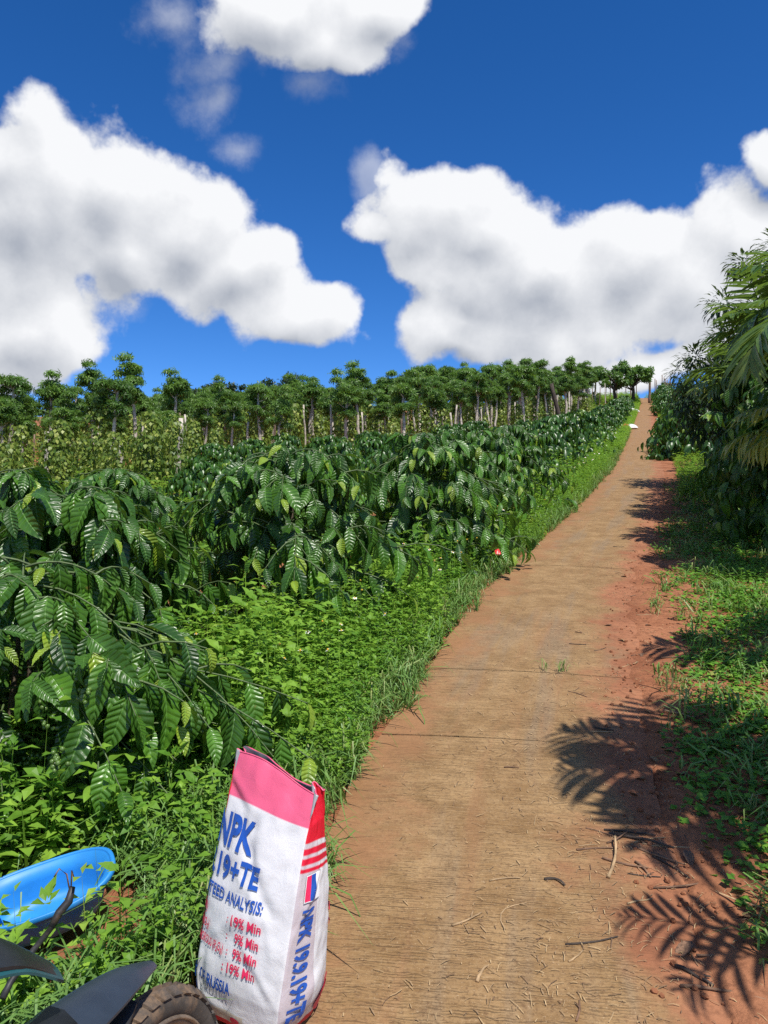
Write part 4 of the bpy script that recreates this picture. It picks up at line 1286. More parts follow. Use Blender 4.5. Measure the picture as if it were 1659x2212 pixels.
herb(-1.08, 2.85, .40, 5, .12, 'tall pale stemmed herb rising right behind the blue tub', False, (.02, 0))
herb(-1.33, 2.62, .58, 6, .075, 'flowering herb with one white daisy left of the blue tub', True)
herb(-1.28, 2.42, .45, 5, .08, 'leafy herb leaning over the left rim of the blue tub', False, (.05, -.05))
herb(-.98, 2.06, .22, 4, .13, 'broad leaved weed in front of the blue tub beside the taped stick', False, (-.03, -.02))
herb(-1.10, 2.02, .26, 3, .15, 'broad round leaved weed at the left edge below the blue tub', False, (-.04, 0))
herb(-.80, 2.02, .20, 4, .10, 'small bright weed just above the dark mudguard', False)
herb(-.62, 2.45, .24, 4, .085, 'small bright weed between the tub and the sack', False)
herb(-.66, 2.95, .30, 5, .10, 'leafy weed behind the long grass, left of the sack top', False)

# ------------------------------------------------------------------ litter of the track: straw, twigs, dry leaves, clods
st = MB()
n = 6500
r_ = np.random.default_rng(88)
y = 1.9 * (22 / 1.9) ** r_.random(n)
o = np.clip(r_.normal(1.12, .36, n), .05, 2.0)
some_ = r_.random(n) < .16
o[some_] = r_.uniform(.05, 1.3, some_.sum())
x = xl(y) + o
a = r_.uniform(0, 6.28, n)
L = np.clip(r_.lognormal(-4.15, .55, n), .005, .07) * (1 + .06 * y)
keep_ = vnoise(x * 2.3, y * 2.3, 91) + r_.normal(0, .45, n) > -.15
x, y, o, a, L = x[keep_], y[keep_], o[keep_], a[keep_], L[keep_]
n = len(x)
d = np.stack([np.cos(a), np.sin(a) , .125 * np.sin(a)], -1) * L[:, None] * .5
s = np.stack([-np.sin(a), np.cos(a), np.zeros(n)], -1) * (r_.uniform(.0005, .0013, n) * (1 + .10 * y))[:, None]
zz = np.where(o < ROAD_W, zr(y) + .029 - .012 * (2 * o / ROAD_W - 1) ** 2, ground(x, y) + .024)
c = np.stack([x, y, zz], -1) + [0, 0, .003]
up = np.array([0, 0, .003])
bend = np.stack([-np.sin(a), np.cos(a), np.zeros(n)], -1) * (L * r_.normal(0, .05, n))[:, None]
V = np.stack([c - d - s, c - d + s, c + bend - s + up, c + bend + s + up, c + d - s, c + d + s], 1).reshape(-1, 3)
F = (np.array([[0, 1, 3, 2], [2, 3, 5, 4]])[None] + (np.arange(n) * 6)[:, None, None]).reshape(-1, 4)
st.add(V, F, None, np.repeat(np.clip(r_.beta(1.1, 1.3, n), 0, 1), 6))
obj('straw_litter', st.mesh('straw_litter', M['straw'], smooth=False), kind='stuff', label='pale straw and wood slivers strewn over the track', category='straw')

clods = MB()
n = 1500
y = 1.9 * (14 / 1.9) ** r_.random(n)
o = r_.normal(1.55, .22, n)
k = o > 1.15
x = xl(y[k]) + o[k]
zz = np.where(o[k] < ROAD_W, zr(y[k]) + .024, ground(x, y[k]) + .02)
stamp(clods, BERRY, np.stack([x, y[k], zz], -1), frames(rand_dirs(r_, k.sum()), rand_dirs(r_, k.sum())) * r_.uniform(.5, 1.2, (k.sum(), 1, 3)), r_.uniform(.003, .014, k.sum()), 0)
obj('soil_crumbs', clods.mesh('soil_crumbs', M['soil'], smooth=False), kind='stuff', label='loose red soil crumbs along the right edge of the track', category='soil')

def pix(px, py):
    """point of the land seen at a place of the photograph (measured once; the result is a fixed place)"""
    lo, hi = .8, 120.0
    for _ in range(50):
        m_ = (lo + hi) / 2
        z = CAM_H - (py - 1106) / 1659 * m_
        x = (px - 829.5) / 1659 * m_
        o = x - xl(m_)
        gz = zr(m_) + .028 - .012 * (2 * o / ROAD_W - 1) ** 2 if 0 < o < ROAD_W else ground(x, m_) + .02
        if z > gz:
            lo = m_
        else:
            hi = m_
    return x, lo, float(gz)

def twig(px, py, L, ang, rad, label, group, m='twig', lift=0.0, curve=.05, name='twig', fork=False):
    L *= .8; rad *= .68
    x, y, z = pix(px, py)
    r = np.random.default_rng(int(px * 7 + py * 13))
    t = np.linspace(-.5, .5, 6)
    a = R(ang)
    cv = curve * L * (t * t * 4 - .5) * r.choice([-1, 1])
    p = np.stack([np.cos(a) * t * L - np.sin(a) * cv, np.sin(a) * t * L + np.cos(a) * cv, .125 * np.sin(a) * t * L + rad + lift * (t + .5) + r.normal(0, rad * .25, 6)], -1)
    mb = MB()
    add_tube(mb, p, np.linspace(rad, rad * .6, 6) * r.uniform(.85, 1.15, 6), 6)
    if fork:
        q = p[3] + np.array([np.cos(a + .7), np.sin(a + .7), .15]) * L * .3
        add_tube(mb, [p[3], (p[3] + q) / 2 + [0, 0, .004], q], [rad * .7, rad * .6, rad * .35], 5)
    return thing(name, label, name, (x, y, z), 0, group, mb.mesh(name, M[m]))

PG = 'sticks of the heap beside the track'
SG = 'twigs strewn along the track'
twig(1105, 1659, .085, -4, .0055, 'short dark twig lying alone in the middle of the track', SG, 'twig')
twig(1385, 1765 + 55, .30, -28, .010, 'long thick dark stick along the top of the stick heap', PG, 'dark_bark', .01)
twig(1325, 1860, .30, 68, .010, 'thick pale peeled stick lying across the stick heap towards the viewer', PG, 'pale_twig', .02)
twig(1360, 1800, .24, -12, .007, 'dark stick at the back of the heap under the thick one', PG, 'dark_bark')
twig(1420, 1850, .26, -40, .007, 'brown stick at the right of the heap pointing to the near right', PG)
twig(1290, 1835, .20, 5, .006, 'thin brown stick at the left end of the heap', PG)
twig(1350, 1868, .20, -22, .007, 'brown stick on the near side of the heap', PG)
twig(1440, 1830, .22, -8, .006, 'pale thin stick poking out of the heap to the right', PG, 'pale_twig')
twig(1300, 1800, .16, -35, .005, 'short thin stick at the far left of the heap', PG)
twig(1390, 1880, .12, -75, .008, 'short stubby stick just in front of the heap', PG)
twig(1450, 1875, .20, -58, .006, 'dark stick at the near right corner of the heap', PG, 'dark_bark')
twig(1335, 1815, .14, 30, .006, 'short crooked stick in the middle of the heap', PG, 'twig', .015)
twig(1405, 1815, .18, 15, .005, 'thin straight stick at the back right of the heap', PG, 'pale_twig')
twig(1490, 1912, .34, 12, .006, 'long thin stick reaching into the grass in front of the heap', SG)
twig(1280, 2035, .22, 12, .005, 'long thin dark twig pointing at the sharp shadow', SG, 'dark_bark')
twig(1245, 2068, .09, 40, .005, 'short pale twig just left of the leafy shadow', SG, 'pale_twig')
twig(1010, 2003 - 15, .15, 32, .006, 'pale forked twig in the track right of the sack', SG, 'pale_twig', fork=True)
twig(1100, 1975, .20, 55, .004, 'thin curved straw coloured twig near the middle of the track', SG, 'pale_twig', curve=.3)
twig(1090, 1900, .14, 8, .005, 'straight pale twig lying across the track level with the heap', SG, 'pale_twig')
twig(1200, 1905, .09, -30, .008, 'short dark bent twig left of the heap', SG, 'dark_bark', curve=.3)
twig(1305, 1577, .12, -25, .008, 'dark chunky twig above the palm shadow', SG, 'dark_bark', fork=True)
twig(1380, 1415, .16, 18, .006, 'brown twig near the joint blades at the right of the track', SG)
twig(1468, 1545, .20, -38, .011, 'pale thick stick at the edge of the ground cover, above the big shadow', SG, 'pale_twig', fork=True)
twig(1455, 1422, .22, 3, .008, 'dark stick beside the small palm shadow', SG)
twig(1500, 2110, .14, -45, .009, 'dark crooked stick at the lower right', SG, 'dark_bark', fork=True)
twig(1560, 2145, .28, -15, .007, 'long brown stick at the lower right edge of the dirt', SG)
twig(1595, 2075, .30, -10, .006, 'thin stick under the grass at the lower right', SG)
twig(1610, 1950, .32, -35, .006, 'thin bleached stalk lying down the grass edge', SG, 'pale_twig')
twig(1040, 2105, .09, 60, .008, 'pale chunk of wood at the bottom of the track', SG, 'pale_twig')
twig(1250, 2185, .10, 70, .005, 'small forked twig at the bottom of the track', SG, 'twig', fork=True)
for k in range(62):
    y = 2.3 * (11 / 2.3) ** random.random()
    o = random.uniform(.95, 1.95)
    xx = float(xl(y)) + o
    zt_ = zr(y) + .03
    px, py = 829.5 + xx / y * 1659, 1106 + (CAM_H - zt_) / y * 1659
    if px > 1650 or py > 2200:
        continue
    twig(px, py, random.uniform(.06, .17), random.uniform(-50, 50), random.uniform(.003, .0055) * (1 + .05 * y), 'small dry twig lying in the loose dirt of the right edge', 'small twigs along the right edge', random.choice(['twig', 'twig', 'pale_twig', 'dark_bark']), fork=random.random() < .25)

# fallen dry leaves
dl_v, dl_f, dl_u = coffee_leaf(3, 6, 1, .9)
dlm = [MB().add(dl_v, dl_f, dl_u).mesh('fallen_leaf', M['dry_leaf']), MB().add(*coffee_leaf(9, 6, 1, .5)).mesh('fallen_leaf', M['twig'])]
for k in range(46):
    y = 2.2 * (9 / 2.2) ** random.random()
    xx = float(xl(y)) + random.uniform(1.15, 2.3)
    z = zr(y) + .03 if xx - xl(y) < ROAD_W else float(ground(xx, y)) + .03
    o_ = thing('fallen_leaf', 'curled brown leaf lying on the dirt beside the ground cover', 'dry leaf', (xx, y, z), random.uniform(0, 6.28), 'dry leaves along the right edge', random.choice(dlm))
    o_.scale = (random.uniform(.05, .11),) * 3
x, y, z = pix(765, 1515 + 60)
o_ = thing('fallen_leaf', 'single green round leaf fallen on the left edge of the track', 'leaf', (*pix(972, 1396)[:2], pix(972, 1396)[2] + .012), .6, None, herb_meshes[0])
o_.scale = (.07,) * 3

# white and red litter
def crumpled(name, label, cat, px, py, size, cols, seed, lift=.0, rz=0.0):
    x, y, z = pix(px, py)
    nu, nv = 13, 9
    U, Vv = np.meshgrid(np.linspace(0, 1, nu), np.linspace(0, 1, nv))
    a, b = (U - .5) * 2, (Vv - .5) * 2
    puff = (1 - np.abs(a) ** 2.5) ** .5 * (1 - np.abs(b) ** 2.5) ** .5
    n_ = vnoise(U * 4, Vv * 4, seed) * .22 + vnoise(U * 9, Vv * 8, seed + 1) * .10
    mb = MB()
    for sg in (1, -.35):
        P = np.stack([a * size[0] * .5, b * size[1] * .5 + .06 * size[1] * vnoise(U * 3, Vv * 3, seed + 5), sg * puff * size[2] * (1 + n_ * 2) + size[2] * .3], -1).reshape(-1, 3)
        F = grid_faces(nu, nv)
        red = (U.reshape(-1)[F].mean(1) < cols)
        mb.add(P, F[~red] if sg > 0 else F[~red][:, ::-1], None, 0, 0)
        mb.add(P, F[red] if sg > 0 else F[red][:, ::-1], None, 0, 1)
    return thing(name, label, cat, (x, y, z + lift), rz, None, mb.mesh(name, [M['sack_white'], M['sack_red']]))

# ------------------------------------------------------------------ fertiliser sack
def sack_material():
    """panels laid out in uv: u 0..4 round the four panels, v up; flat print only"""
    m, nt, out = mat('woven_sack_print')
    uv = nd(nt, 'ShaderNodeUVMap', uv_map='uv')
    sx = nd(nt, 'ShaderNodeSeparateXYZ', {0: uv.outputs[0]})
    u, v = sx.outputs[0], sx.outputs[1]
    pos = nd(nt, 'ShaderNodeTexCoord').outputs['Object']
    white = (0.80, 0.79, 0.79)
    def step(x, e, w=.004):
        return smooth(nt, x, e - w, e + w)
    def band(x, a, b, w=.004):
        return mth(nt, 'MULTIPLY', step(x, a, w), mth(nt, 'SUBTRACT', 1.0, step(x, b, w)))
    inG = band(u, 1.0, 2.0)
    inG3 = band(u, 3.0, 4.0)
    lil = band(u, 1.0, 1.50)
    c = mixc(nt, lil, white, (0.60, 0.525, 0.545))
    top = step(v, .845)
    c = mixc(nt, top, c, (0.85, 0.135, 0.25))
    vs = mth(nt, 'MULTIPLY_ADD', u, .02, v)
    topr = mth(nt, 'MULTIPLY', step(vs, .80), mth(nt, 'MAXIMUM', inG, inG3))
    c = mixc(nt, topr, c, (0.72, 0.012, 0.03))
    for a, b in ((.752, .778), (.712, .738), (.682, .698)):
        s = mth(nt, 'MULTIPLY', band(vs, a, b), inG)
        c = mixc(nt, s, c, (0.72, 0.012, 0.04))
    foot = mth(nt, 'SUBTRACT', 1.0, step(v, .028))
    c = mixc(nt, foot, c, (0.70, 0.02, 0.05))
    # stains of dried soil with shapes of their own
    n1 = smooth(nt, noise(nt, pos, 7.0, 6, 0.65), .58, .72, 0, .38)
    low = smooth(nt, v, .40, .0)
    c = mixc(nt, mth(nt, 'MULTIPLY', n1, mth(nt, 'MULTIPLY_ADD', low, 1.0, .12)), c, (0.50, 0.33, 0.19))
    n3 = smooth(nt, noise(nt, pos, 9.0, 6, 0.7), .56, .82, 0, .07)
    c = mixc(nt, n3, c, (0.42, 0.36, 0.34))
    # woven tapes
    ob = nd(nt, 'ShaderNodeSeparateXYZ', {0: uv.outputs[0]})
    wx = mth(nt, 'PINGPONG', mth(nt, 'MULTIPLY', u, 90.0), .5)
    wv = mth(nt, 'PINGPONG', mth(nt, 'MULTIPLY', v, 240.0), .5)
    weave = mth(nt, 'ADD', wx, wv)
    crease = noise(nt, pos, 22.0, 5, 0.6, 1.2)
    h = mth(nt, 'MULTIPLY_ADD', weave, .12, crease)
    p = principled(nt, out, Base_Color=c, Roughness=mth(nt, 'MULTIPLY_ADD', crease, .25, .22))
    p.inputs['Specular IOR Level'].default_value = .45
    nt.links.new(bump(nt, h, .32, .007), p.inputs['Normal'])
    tr = nd(nt, 'ShaderNodeBsdfTranslucent', {0: c})
    ms = nd(nt, 'ShaderNodeMixShader', {0: .22, 1: p.outputs[0], 2: tr.outputs[0]})
    nt.links.new(ms.outputs[0], out.inputs[0])
    return m
M['sack'] = sack_material()
M['ink_blue'] = simple('blue_ink', (0.012, 0.075, 0.36), .4, .12, 40)
M['ink_red'] = simple('red_ink', (0.66, 0.018, 0.085), .4, .12, 40)
M['ink_white'] = simple('white_ink', (0.74, 0.74, 0.75), .4, .05, 40)
M['ink_grey'] = simple('grey_ink', (0.30, 0.28, 0.28), .5, .1, 40)
M['ink_tan'] = simple('tan_label', (0.56, 0.50, 0.40), .5, .1, 60)
M['liner'] = simple('grey_liner', (0.26, 0.265, 0.27), .3, .3, 10)
M['sack_white'] = simple('white_woven_plastic', (0.72, 0.70, 0.69), .4, .15, 20)
M['sack_red'] = simple('red_printed_plastic', (0.70, 0.05, 0.05), .4, .15, 20)
crumpled('empty_sack', 'white and red empty sack lying on the verge, nearer of the two uphill', 'sack', 1358, 927, (1.05, .55, .22), .38, 31, rz=.1)
crumpled('empty_sack', 'white empty sack lying on the verge, farther of the two uphill', 'sack', 1369, 891, (1.0, .6, .22), .12, 35, rz=.3)
crumpled('plastic_wrapper', 'crumpled red plastic wrapper caught in the weeds of the verge', 'wrapper', 1074, 1232, (.07, .11, .04), 2, 41, lift=.16)
crumpled('plastic_wrapper', 'crumpled whitish plastic sheet half sunk in the weeds beside the red wrapper', 'wrapper', 1040, 1226, (.26, .12, .03), -1, 43, lift=.15)

NU, NV = 60, 128             # vertices per panel round, rows
SW, SH = .290, .620
def sack_grid():
    rows = []
    e1 = np.array([math.cos(R(-33)), math.sin(R(-33))])
    e2 = np.array([-e1[1], e1[0]])
    base = np.array([bagx, bagy])
    for j in range(NV):
        v = j / (NV - 1)
        W = SW * (1.0 + .05 * math.sin(math.pi * min(1, v * 1.25)) + .05 * v ** 3)
        G = .205 * (1 - .86 * v ** 1.7) * (1 - .18 * max(0, .16 - v) / .16)
        tuck = max(0, (.12 - v) / .12)
        corners = np.array([[-W / 2, -G / 2], [W / 2, -G / 2], [W / 2, G / 2], [-W / 2, G / 2]])
        corners[:, 0] *= 1 - .10 * tuck
        pts = []
        for k in range(4):
            a, b = corners[k], corners[(k + 1) % 4]
            s = np.arange(NU) / NU
            q = a + (b - a) * s[:, None]
            d = (b - a) / np.linalg.norm(b - a)
            nn = np.array([d[1], -d[0]])
            if k in (0, 2):
                bul = .030 * math.sin(math.pi * v) ** .7 - .004
            else:
                bul = .018 * math.sin(math.pi * min(1, v / .85)) if v < .85 else -.028 * ((v - .85) / .15) ** .6
                bul += .022 * math.exp(-((v - .16) / .10) ** 2)
            q = q + nn * bul * np.sin(math.pi * s)[:, None]
            pts.append(q)
        q = np.concatenate(pts)
        K = 5
        ker = np.exp(-np.linspace(-1.7, 1.7, 2 * K + 1) ** 2); ker /= ker.sum()
        qp = np.concatenate([q[-K:], q, q[:K]])
        q = np.stack([np.convolve(qp[:, c], ker, 'valid') for c in (0, 1)], -1)
        lx = q[:, 0] - .020 * v ** 1.5
        ly = q[:, 1] + .115 * v
        uu = np.arange(4 * NU) / NU
        z = v * SH * (1 + 0 * uu) + .012 * v ** 6 * np.sin(uu * 5.0) - .026 * v ** 4 * np.clip(lx / .13, -1.2, 1.2)
        rows.append(np.stack([base[0] + e1[0] * lx + e2[0] * ly, base[1] + e1[1] * lx + e2[1] * ly, z], -1))
    P = np.array(rows)
    return P
SG_P = sack_grid()
SG_P[:, :, 2] += float(zr(bagy)) + .032
def grid_normals(P):
    du = np.roll(P, -1, 1) - np.roll(P, 1, 1)
    dv = np.gradient(P, axis=0)
    return nrm(np.cross(du, dv))
SG_N = grid_normals(SG_P)
# creases and dents of a half empty sack
uu = np.arange(4 * NU) / NU
vv = np.linspace(0, 1, NV)
UU, VV = np.meshgrid(uu, vv)
per = np.minimum(UU % 4, 4)
def ridge(a, b, c, amp, wdt, u0, u1, v0, v1):
    d = a * UU + b * VV - c
    msk = np.clip((UU - u0) / .12, 0, 1) * np.clip((u1 - UU) / .12, 0, 1) * np.clip((VV - v0) / .06, 0, 1) * np.clip((v1 - VV) / .06, 0, 1)
    return amp * np.exp(-(d / wdt) ** 2) * msk
disp = .0035 * vnoise(UU * 3.2, VV * 9, 51) + .0022 * vnoise(UU * 7 + VV * 4, VV * 22 - UU * 3, 52) + .0012 * vnoise(UU * 17, VV * 40, 53)
disp += .004 * vnoise(UU * 9, VV * 5 + 7, 54) * np.clip((VV - .72) * 5, 0, 1)
disp *= .85 * np.where(UU > 3.9, .4, 1)
disp += ridge(.25, 1, .92, .006, .012, -.1, 1.9, .8, 1) - ridge(.22, 1, .885, .008, .014, -.1, 1.2, .8, 1)
disp += ridge(-.5, 1, .52, .006, .02, .15, .95, .3, .8) - ridge(.6, 1, .95, .007, .03, .2, 1.0, .45, .85)
disp += ridge(.35, 1, .72, .005, .015, .3, 1.0, .5, .8) + ridge(-.3, 1, .30, .006, .03, .1, 1.9, .12, .5)
disp -= ridge(1, .25, .62, .008, .06, .2, 1.0, .55, .84)
disp += ridge(.1, 1, .10, .006, .02, .0, 2.0, .03, .2) + ridge(1, .0, 1.0, .004, .025, .9, 1.1, .05, .85)
for (a_r, c_r, u0_, u1_, v0_, v1_, am) in ((.8, .98, .1, .7, .25, .6, .005), (-.7, .12, .3, .95, .3, .75, .005), (.45, .60, .5, 1.0, .1, .45, .005), (-.4, .28, .05, .6, .4, .7, .004), (1.2, 1.35, .6, 1.0, .3, .62, .005), (-.9, -.3, .6, 1.0, .1, .5, .004), (.3, .45, 1.0, 1.9, .05, .4, .005), (-.5, -.1, 1.05, 1.8, .3, .7, .005)):
    disp += ridge(a_r, 1, c_r, am, .013, u0_, u1_, v0_, v1_) - ridge(a_r, 1, c_r - .034, am * .7, .018, u0_, u1_, v0_, v1_)
disp -= ridge(1, -.3, .02, .008, .04, -.1, .2, .05, .3)
for _ in range(3):
    disp = (disp + np.roll(disp, 1, 1) + np.roll(disp, -1, 1)) / 3
    disp[1:-1] = (disp[:-2] + disp[1:-1] + disp[2:]) / 3
SG_P = SG_P + SG_N * disp[..., None]
SG_N = grid_normals(SG_P)
sack = thing('fertilizer_sack', 'white woven fertilizer sack with pink top standing open at the track edge', 'sack', (bagx, bagy, float(zr(bagy)) + .03))
O_ = np.array([bagx, bagy, float(zr(bagy)) + .03])
mb = MB()
# close the ring with a seam column so the print does not wrap
Pc = np.concatenate([SG_P, SG_P[:, :1]], 1) - O_
nu1 = 4 * NU + 1
Uc, Vc = np.meshgrid(np.arange(nu1) / NU, vv)
mb.add(Pc.reshape(-1, 3), grid_faces(nu1, NV), np.stack([Uc, Vc], -1).reshape(-1, 2))
# bottom
bc = Pc[0, :-1].mean(0)
nbv = 4 * NU
mb.add(np.concatenate([Pc[0, :-1], [bc]]), np.stack([(np.arange(nbv) + 1) % nbv, np.arange(nbv), np.full(nbv, nbv)], -1), np.full((nbv + 1, 2), .5))
obj('woven_body', mb.mesh('woven_body', M['sack']), sack)
# hem at the mouth, and the liner inside
hem = MB()
top = SG_P[-1] - O_
add_tube(hem, np.concatenate([top, top[:1]]), .0022, 5, cap=False)
hem.U = [np.tile([.5, .9], (len(u_), 1)) for u_ in hem.U]
obj('hem', hem.mesh('hem', M['sack']), sack)
ln = MB()
inn = []
for j, dz in [(NV - 1, .003)] + [(NV - 1 - k, 0) for k in range(0, 30)]:
    q = SG_P[j] - SG_N[j] * .0035 - O_
    c_ = q.mean(0)
    wob = .0015 * vnoise(np.arange(4 * NU) * .21, j + dz * 50, 61) if dz else 0
    back = np.clip((np.arange(4 * NU) / NU - 1.6) * 2, 0, 1) * np.clip((3.6 - np.arange(4 * NU) / NU) * 2, 0, 1)
    q = q + np.stack([0 * q[:, 0], 0 * q[:, 0], dz * back + wob * back], -1)
    inn.append(q)
ln.add(np.array(inn).reshape(-1, 3), grid_faces(4 * NU, 31, True))
obj('liner', ln.mesh('liner', M['liner']), sack)

def sack_at(u, v, lift):
    """point on the sack's skin: u in panels, v 0..1"""
    U = (np.asarray(u) * NU) % (4 * NU)
    Vr = np.clip(np.asarray(v), 0, 1) * (NV - 1)
    i, j = np.floor(U).astype(int), np.minimum(np.floor(Vr).astype(int), NV - 2)
    fu, fv = (U - i)[:, None], (Vr - j)[:, None]
    i1 = (i + 1) % (4 * NU)
    i = i % (4 * NU)
    def bil(A):
        return (A[j, i] * (1 - fu) + A[j, i1] * fu) * (1 - fv) + (A[j + 1, i] * (1 - fu) + A[j + 1, i1] * fu) * fv
    return bil(SG_P) + bil(SG_N) * lift - O_

def cut(V, F, step):
    """splits long edges so that flat print follows the skin"""
    import bmesh
    bm = bmesh.new()
    vs = [bm.verts.new((p[0], p[1], 0)) for p in V]
    for f in F:
        try:
            bm.faces.new([vs[i] for i in f])
        except ValueError:
            pass
    lo, hi = np.min(V, 0), np.max(V, 0)
    for ax in (0, 1):
        for c in np.arange(lo[ax] + step[ax] * .5, hi[ax], step[ax]):
            co = [0, 0, 0]; no = [0, 0, 0]
            co[ax] = c; no[ax] = 1
            bmesh.ops.bisect_plane(bm, geom=bm.verts[:] + bm.edges[:] + bm.faces[:], plane_co=co, plane_no=no)
    bmesh.ops.triangulate(bm, faces=bm.faces[:])
    bm.verts.index_update()
    Vo = np.array([v.co[:] for v in bm.verts])
    Fo = np.array([[v.index for v in f.verts] for f in bm.faces])
    bm.free()
    return Vo, Fo

def text_flat(s, bold=.012, spacing=1.0):
    cu = bpy.data.curves.new('lettering', 'FONT')
    cu.body = s
    cu.size = 1.0
    cu.offset = bold * 1.9
    cu.space_character = spacing
    cu.resolution_u = 3
    cu.fill_mode = 'FRONT'
    o = bpy.data.objects.new('lettering', cu)
    COL.objects.link(o)
    dg = bpy.context.evaluated_depsgraph_get()
    me = o.evaluated_get(dg).to_mesh()
    V = np.array([v.co[:2] for v in me.vertices])
    F = [list(p.vertices) for p in me.polygons]
    o.evaluated_get(dg).to_mesh_clear()
    bpy.data.objects.remove(o)
    bpy.data.curves.remove(cu)
    return V, F

def put_print(V, F, ink, name='printed_lettering', lift=.0046):
    """V is (u, v) on the sack"""
    V, F = cut(V, F, (.022, .0075))
    P = sack_at(V[:, 0], V[:, 1], lift)
    n_ = np.cross(P[F[:, 1]] - P[F[:, 0]], P[F[:, 2]] - P[F[:, 0]])
    return obj(name, MB().add(P, F).mesh(name, M[ink]), sack)

def line(s, right=None, left=None, v=0.5, h=.05, wid=None, ink='ink_blue', bold=.012, slant=0.0, spacing=1.0):
    """a line of print across the front: right or left edge in panel units, cap height h and centre v in sack heights"""
    V, F = text_flat(s, bold, spacing)
    lo, hi = V.min(0), V.max(0)
    cap = .72
    sy = h / cap
    w0 = hi[0] - lo[0]
    sxx = wid / w0 if wid else sy * SH / SW * .62
    x = (V[:, 0] - lo[0]) * sxx
    w = w0 * sxx
    x = x + (right - w if right is not None else left)
    y = v - h / 2 + V[:, 1] * sy
    x = x + slant * (y - v)
    return put_print(np.stack([x, y], -1), F, ink)

line('NPK', right=.47, v=.735, h=.118, wid=.50, bold=.02)
line('19.9.19+TE', right=.62, v=.605, h=.083, wid=.93, bold=.018)
line('GUARANTEED ANALYSIS:', right=.71, v=.505, h=.044, wid=1.06, bold=.012)
for s, val, vv_ in (('NITROGEN (N)', '19% Min', .432), ('NITROGEN (NO\u2083)', '9% Min', .372), ('PHOSPHOROUS (P\u2082O\u2085)', '9% Min', .314), ('POTASSIUM (K\u2082O)', '19% Min', .256)):
    if 'POT' in s:
        line(': ' + val, right=.73, v=vv_, h=.038, wid=.36, ink='ink_red', bold=.012)
        continue
    line(val, right=.73, v=vv_, h=.038, wid=.31 if '19' in val else .26, ink='ink_red', bold=.012)
    line(':', right=.41 if vv_ < .34 else .38, v=vv_, h=.032, wid=.012, ink='ink_red')
    r_edge = {.432: .06, .372: .12, .314: .35}[vv_]
    line(s, right=r_edge, v=vv_, h=.034, wid=.0285 * len(s), ink='ink_red', bold=.01)
line('PRODUCT OF RUSSIA', right=.48, v=.175, h=.048, wid=.88, bold=.014)
# gusset: emblem of three bars and upright lettering
def patch(u0, u1, v0, v1, ink, name='printed_flag', skew=0.0, lift=.0020):
    V = np.array([[u0, v0], [u1, v0], [u1 + skew, v1], [u0 + skew, v1]])
    return put_print(V, [[0, 1, 2, 3]], ink, name, lift)
patch(1.135, 1.515, .54, .65, 'ink_grey', 'printed_flag', 0, .0040)
patch(1.14, 1.51, .542, .648, 'ink_white', 'printed_flag', 0, .0044)
patch(1.15, 1.26, .545, .645, 'ink_red', 'printed_flag', 0, .0049)
patch(1.26, 1.38, .545, .645, 'ink_blue', 'printed_flag', 0, .0049)
V, F = text_flat('NPK 19.9.19+TE', .02)
lo, hi = V.min(0), V.max(0)
L_ = .415
s_ = L_ / (hi[0] - lo[0])
put_print(np.stack([1.15 + (V[:, 1] / .72) * .25 + .0, .515 - (V[:, 0] - lo[0]) * s_], -1) + np.stack([-.06 * ((V[:, 0] - lo[0]) / (hi[0] - lo[0])), 0 * V[:, 0]], -1), F, 'ink_blue')
# star points, roundel and letter on the far panel, stamp at the foot
put_print(np.array([[1.93, .44], [2.05, .415], [2.0, .435], [2.2, .44], [2.0, .46], [1.95, .475]]), [[0, 1, 2], [2, 3, 4], [0, 2, 4], [0, 4, 5]], 'ink_red', 'printed_star')
put_print(np.array([[1.86, .385], [2.1, .375], [2.1, .392]]), [[0, 1, 2]], 'ink_red', 'printed_star')
a_ = np.linspace(0, 2 * math.pi, 20, endpoint=False)
put_print(np.stack([1.98 + .22 * np.cos(a_), .085 + .055 * np.sin(a_)], -1), [list(range(20))], 'ink_red', 'printed_roundel')
V, F = text_flat('P', .03)
put_print(np.stack([1.80 + V[:, 0] * .26, .145 + V[:, 1] * .055], -1), F, 'ink_red')
patch(.12, .62, .03, .075, 'ink_tan', 'printed_stamp')
line('PH\u00c2N B\u00d3N NPK 19-9-19+TE', left=.14, v=.068, h=.009, wid=.42, ink='ink_grey', bold=.0)
put_print(np.stack([.52 + .06 * np.cos(a_), .046 + .017 * np.sin(a_)], -1), [list(range(20))], 'ink_red', 'printed_roundel', .0030)
patch(3.84, 3.99, .085, .13, 'ink_blue', 'printed_flag')
patch(3.84, 3.99, .06, .085, 'ink_red', 'printed_flag')

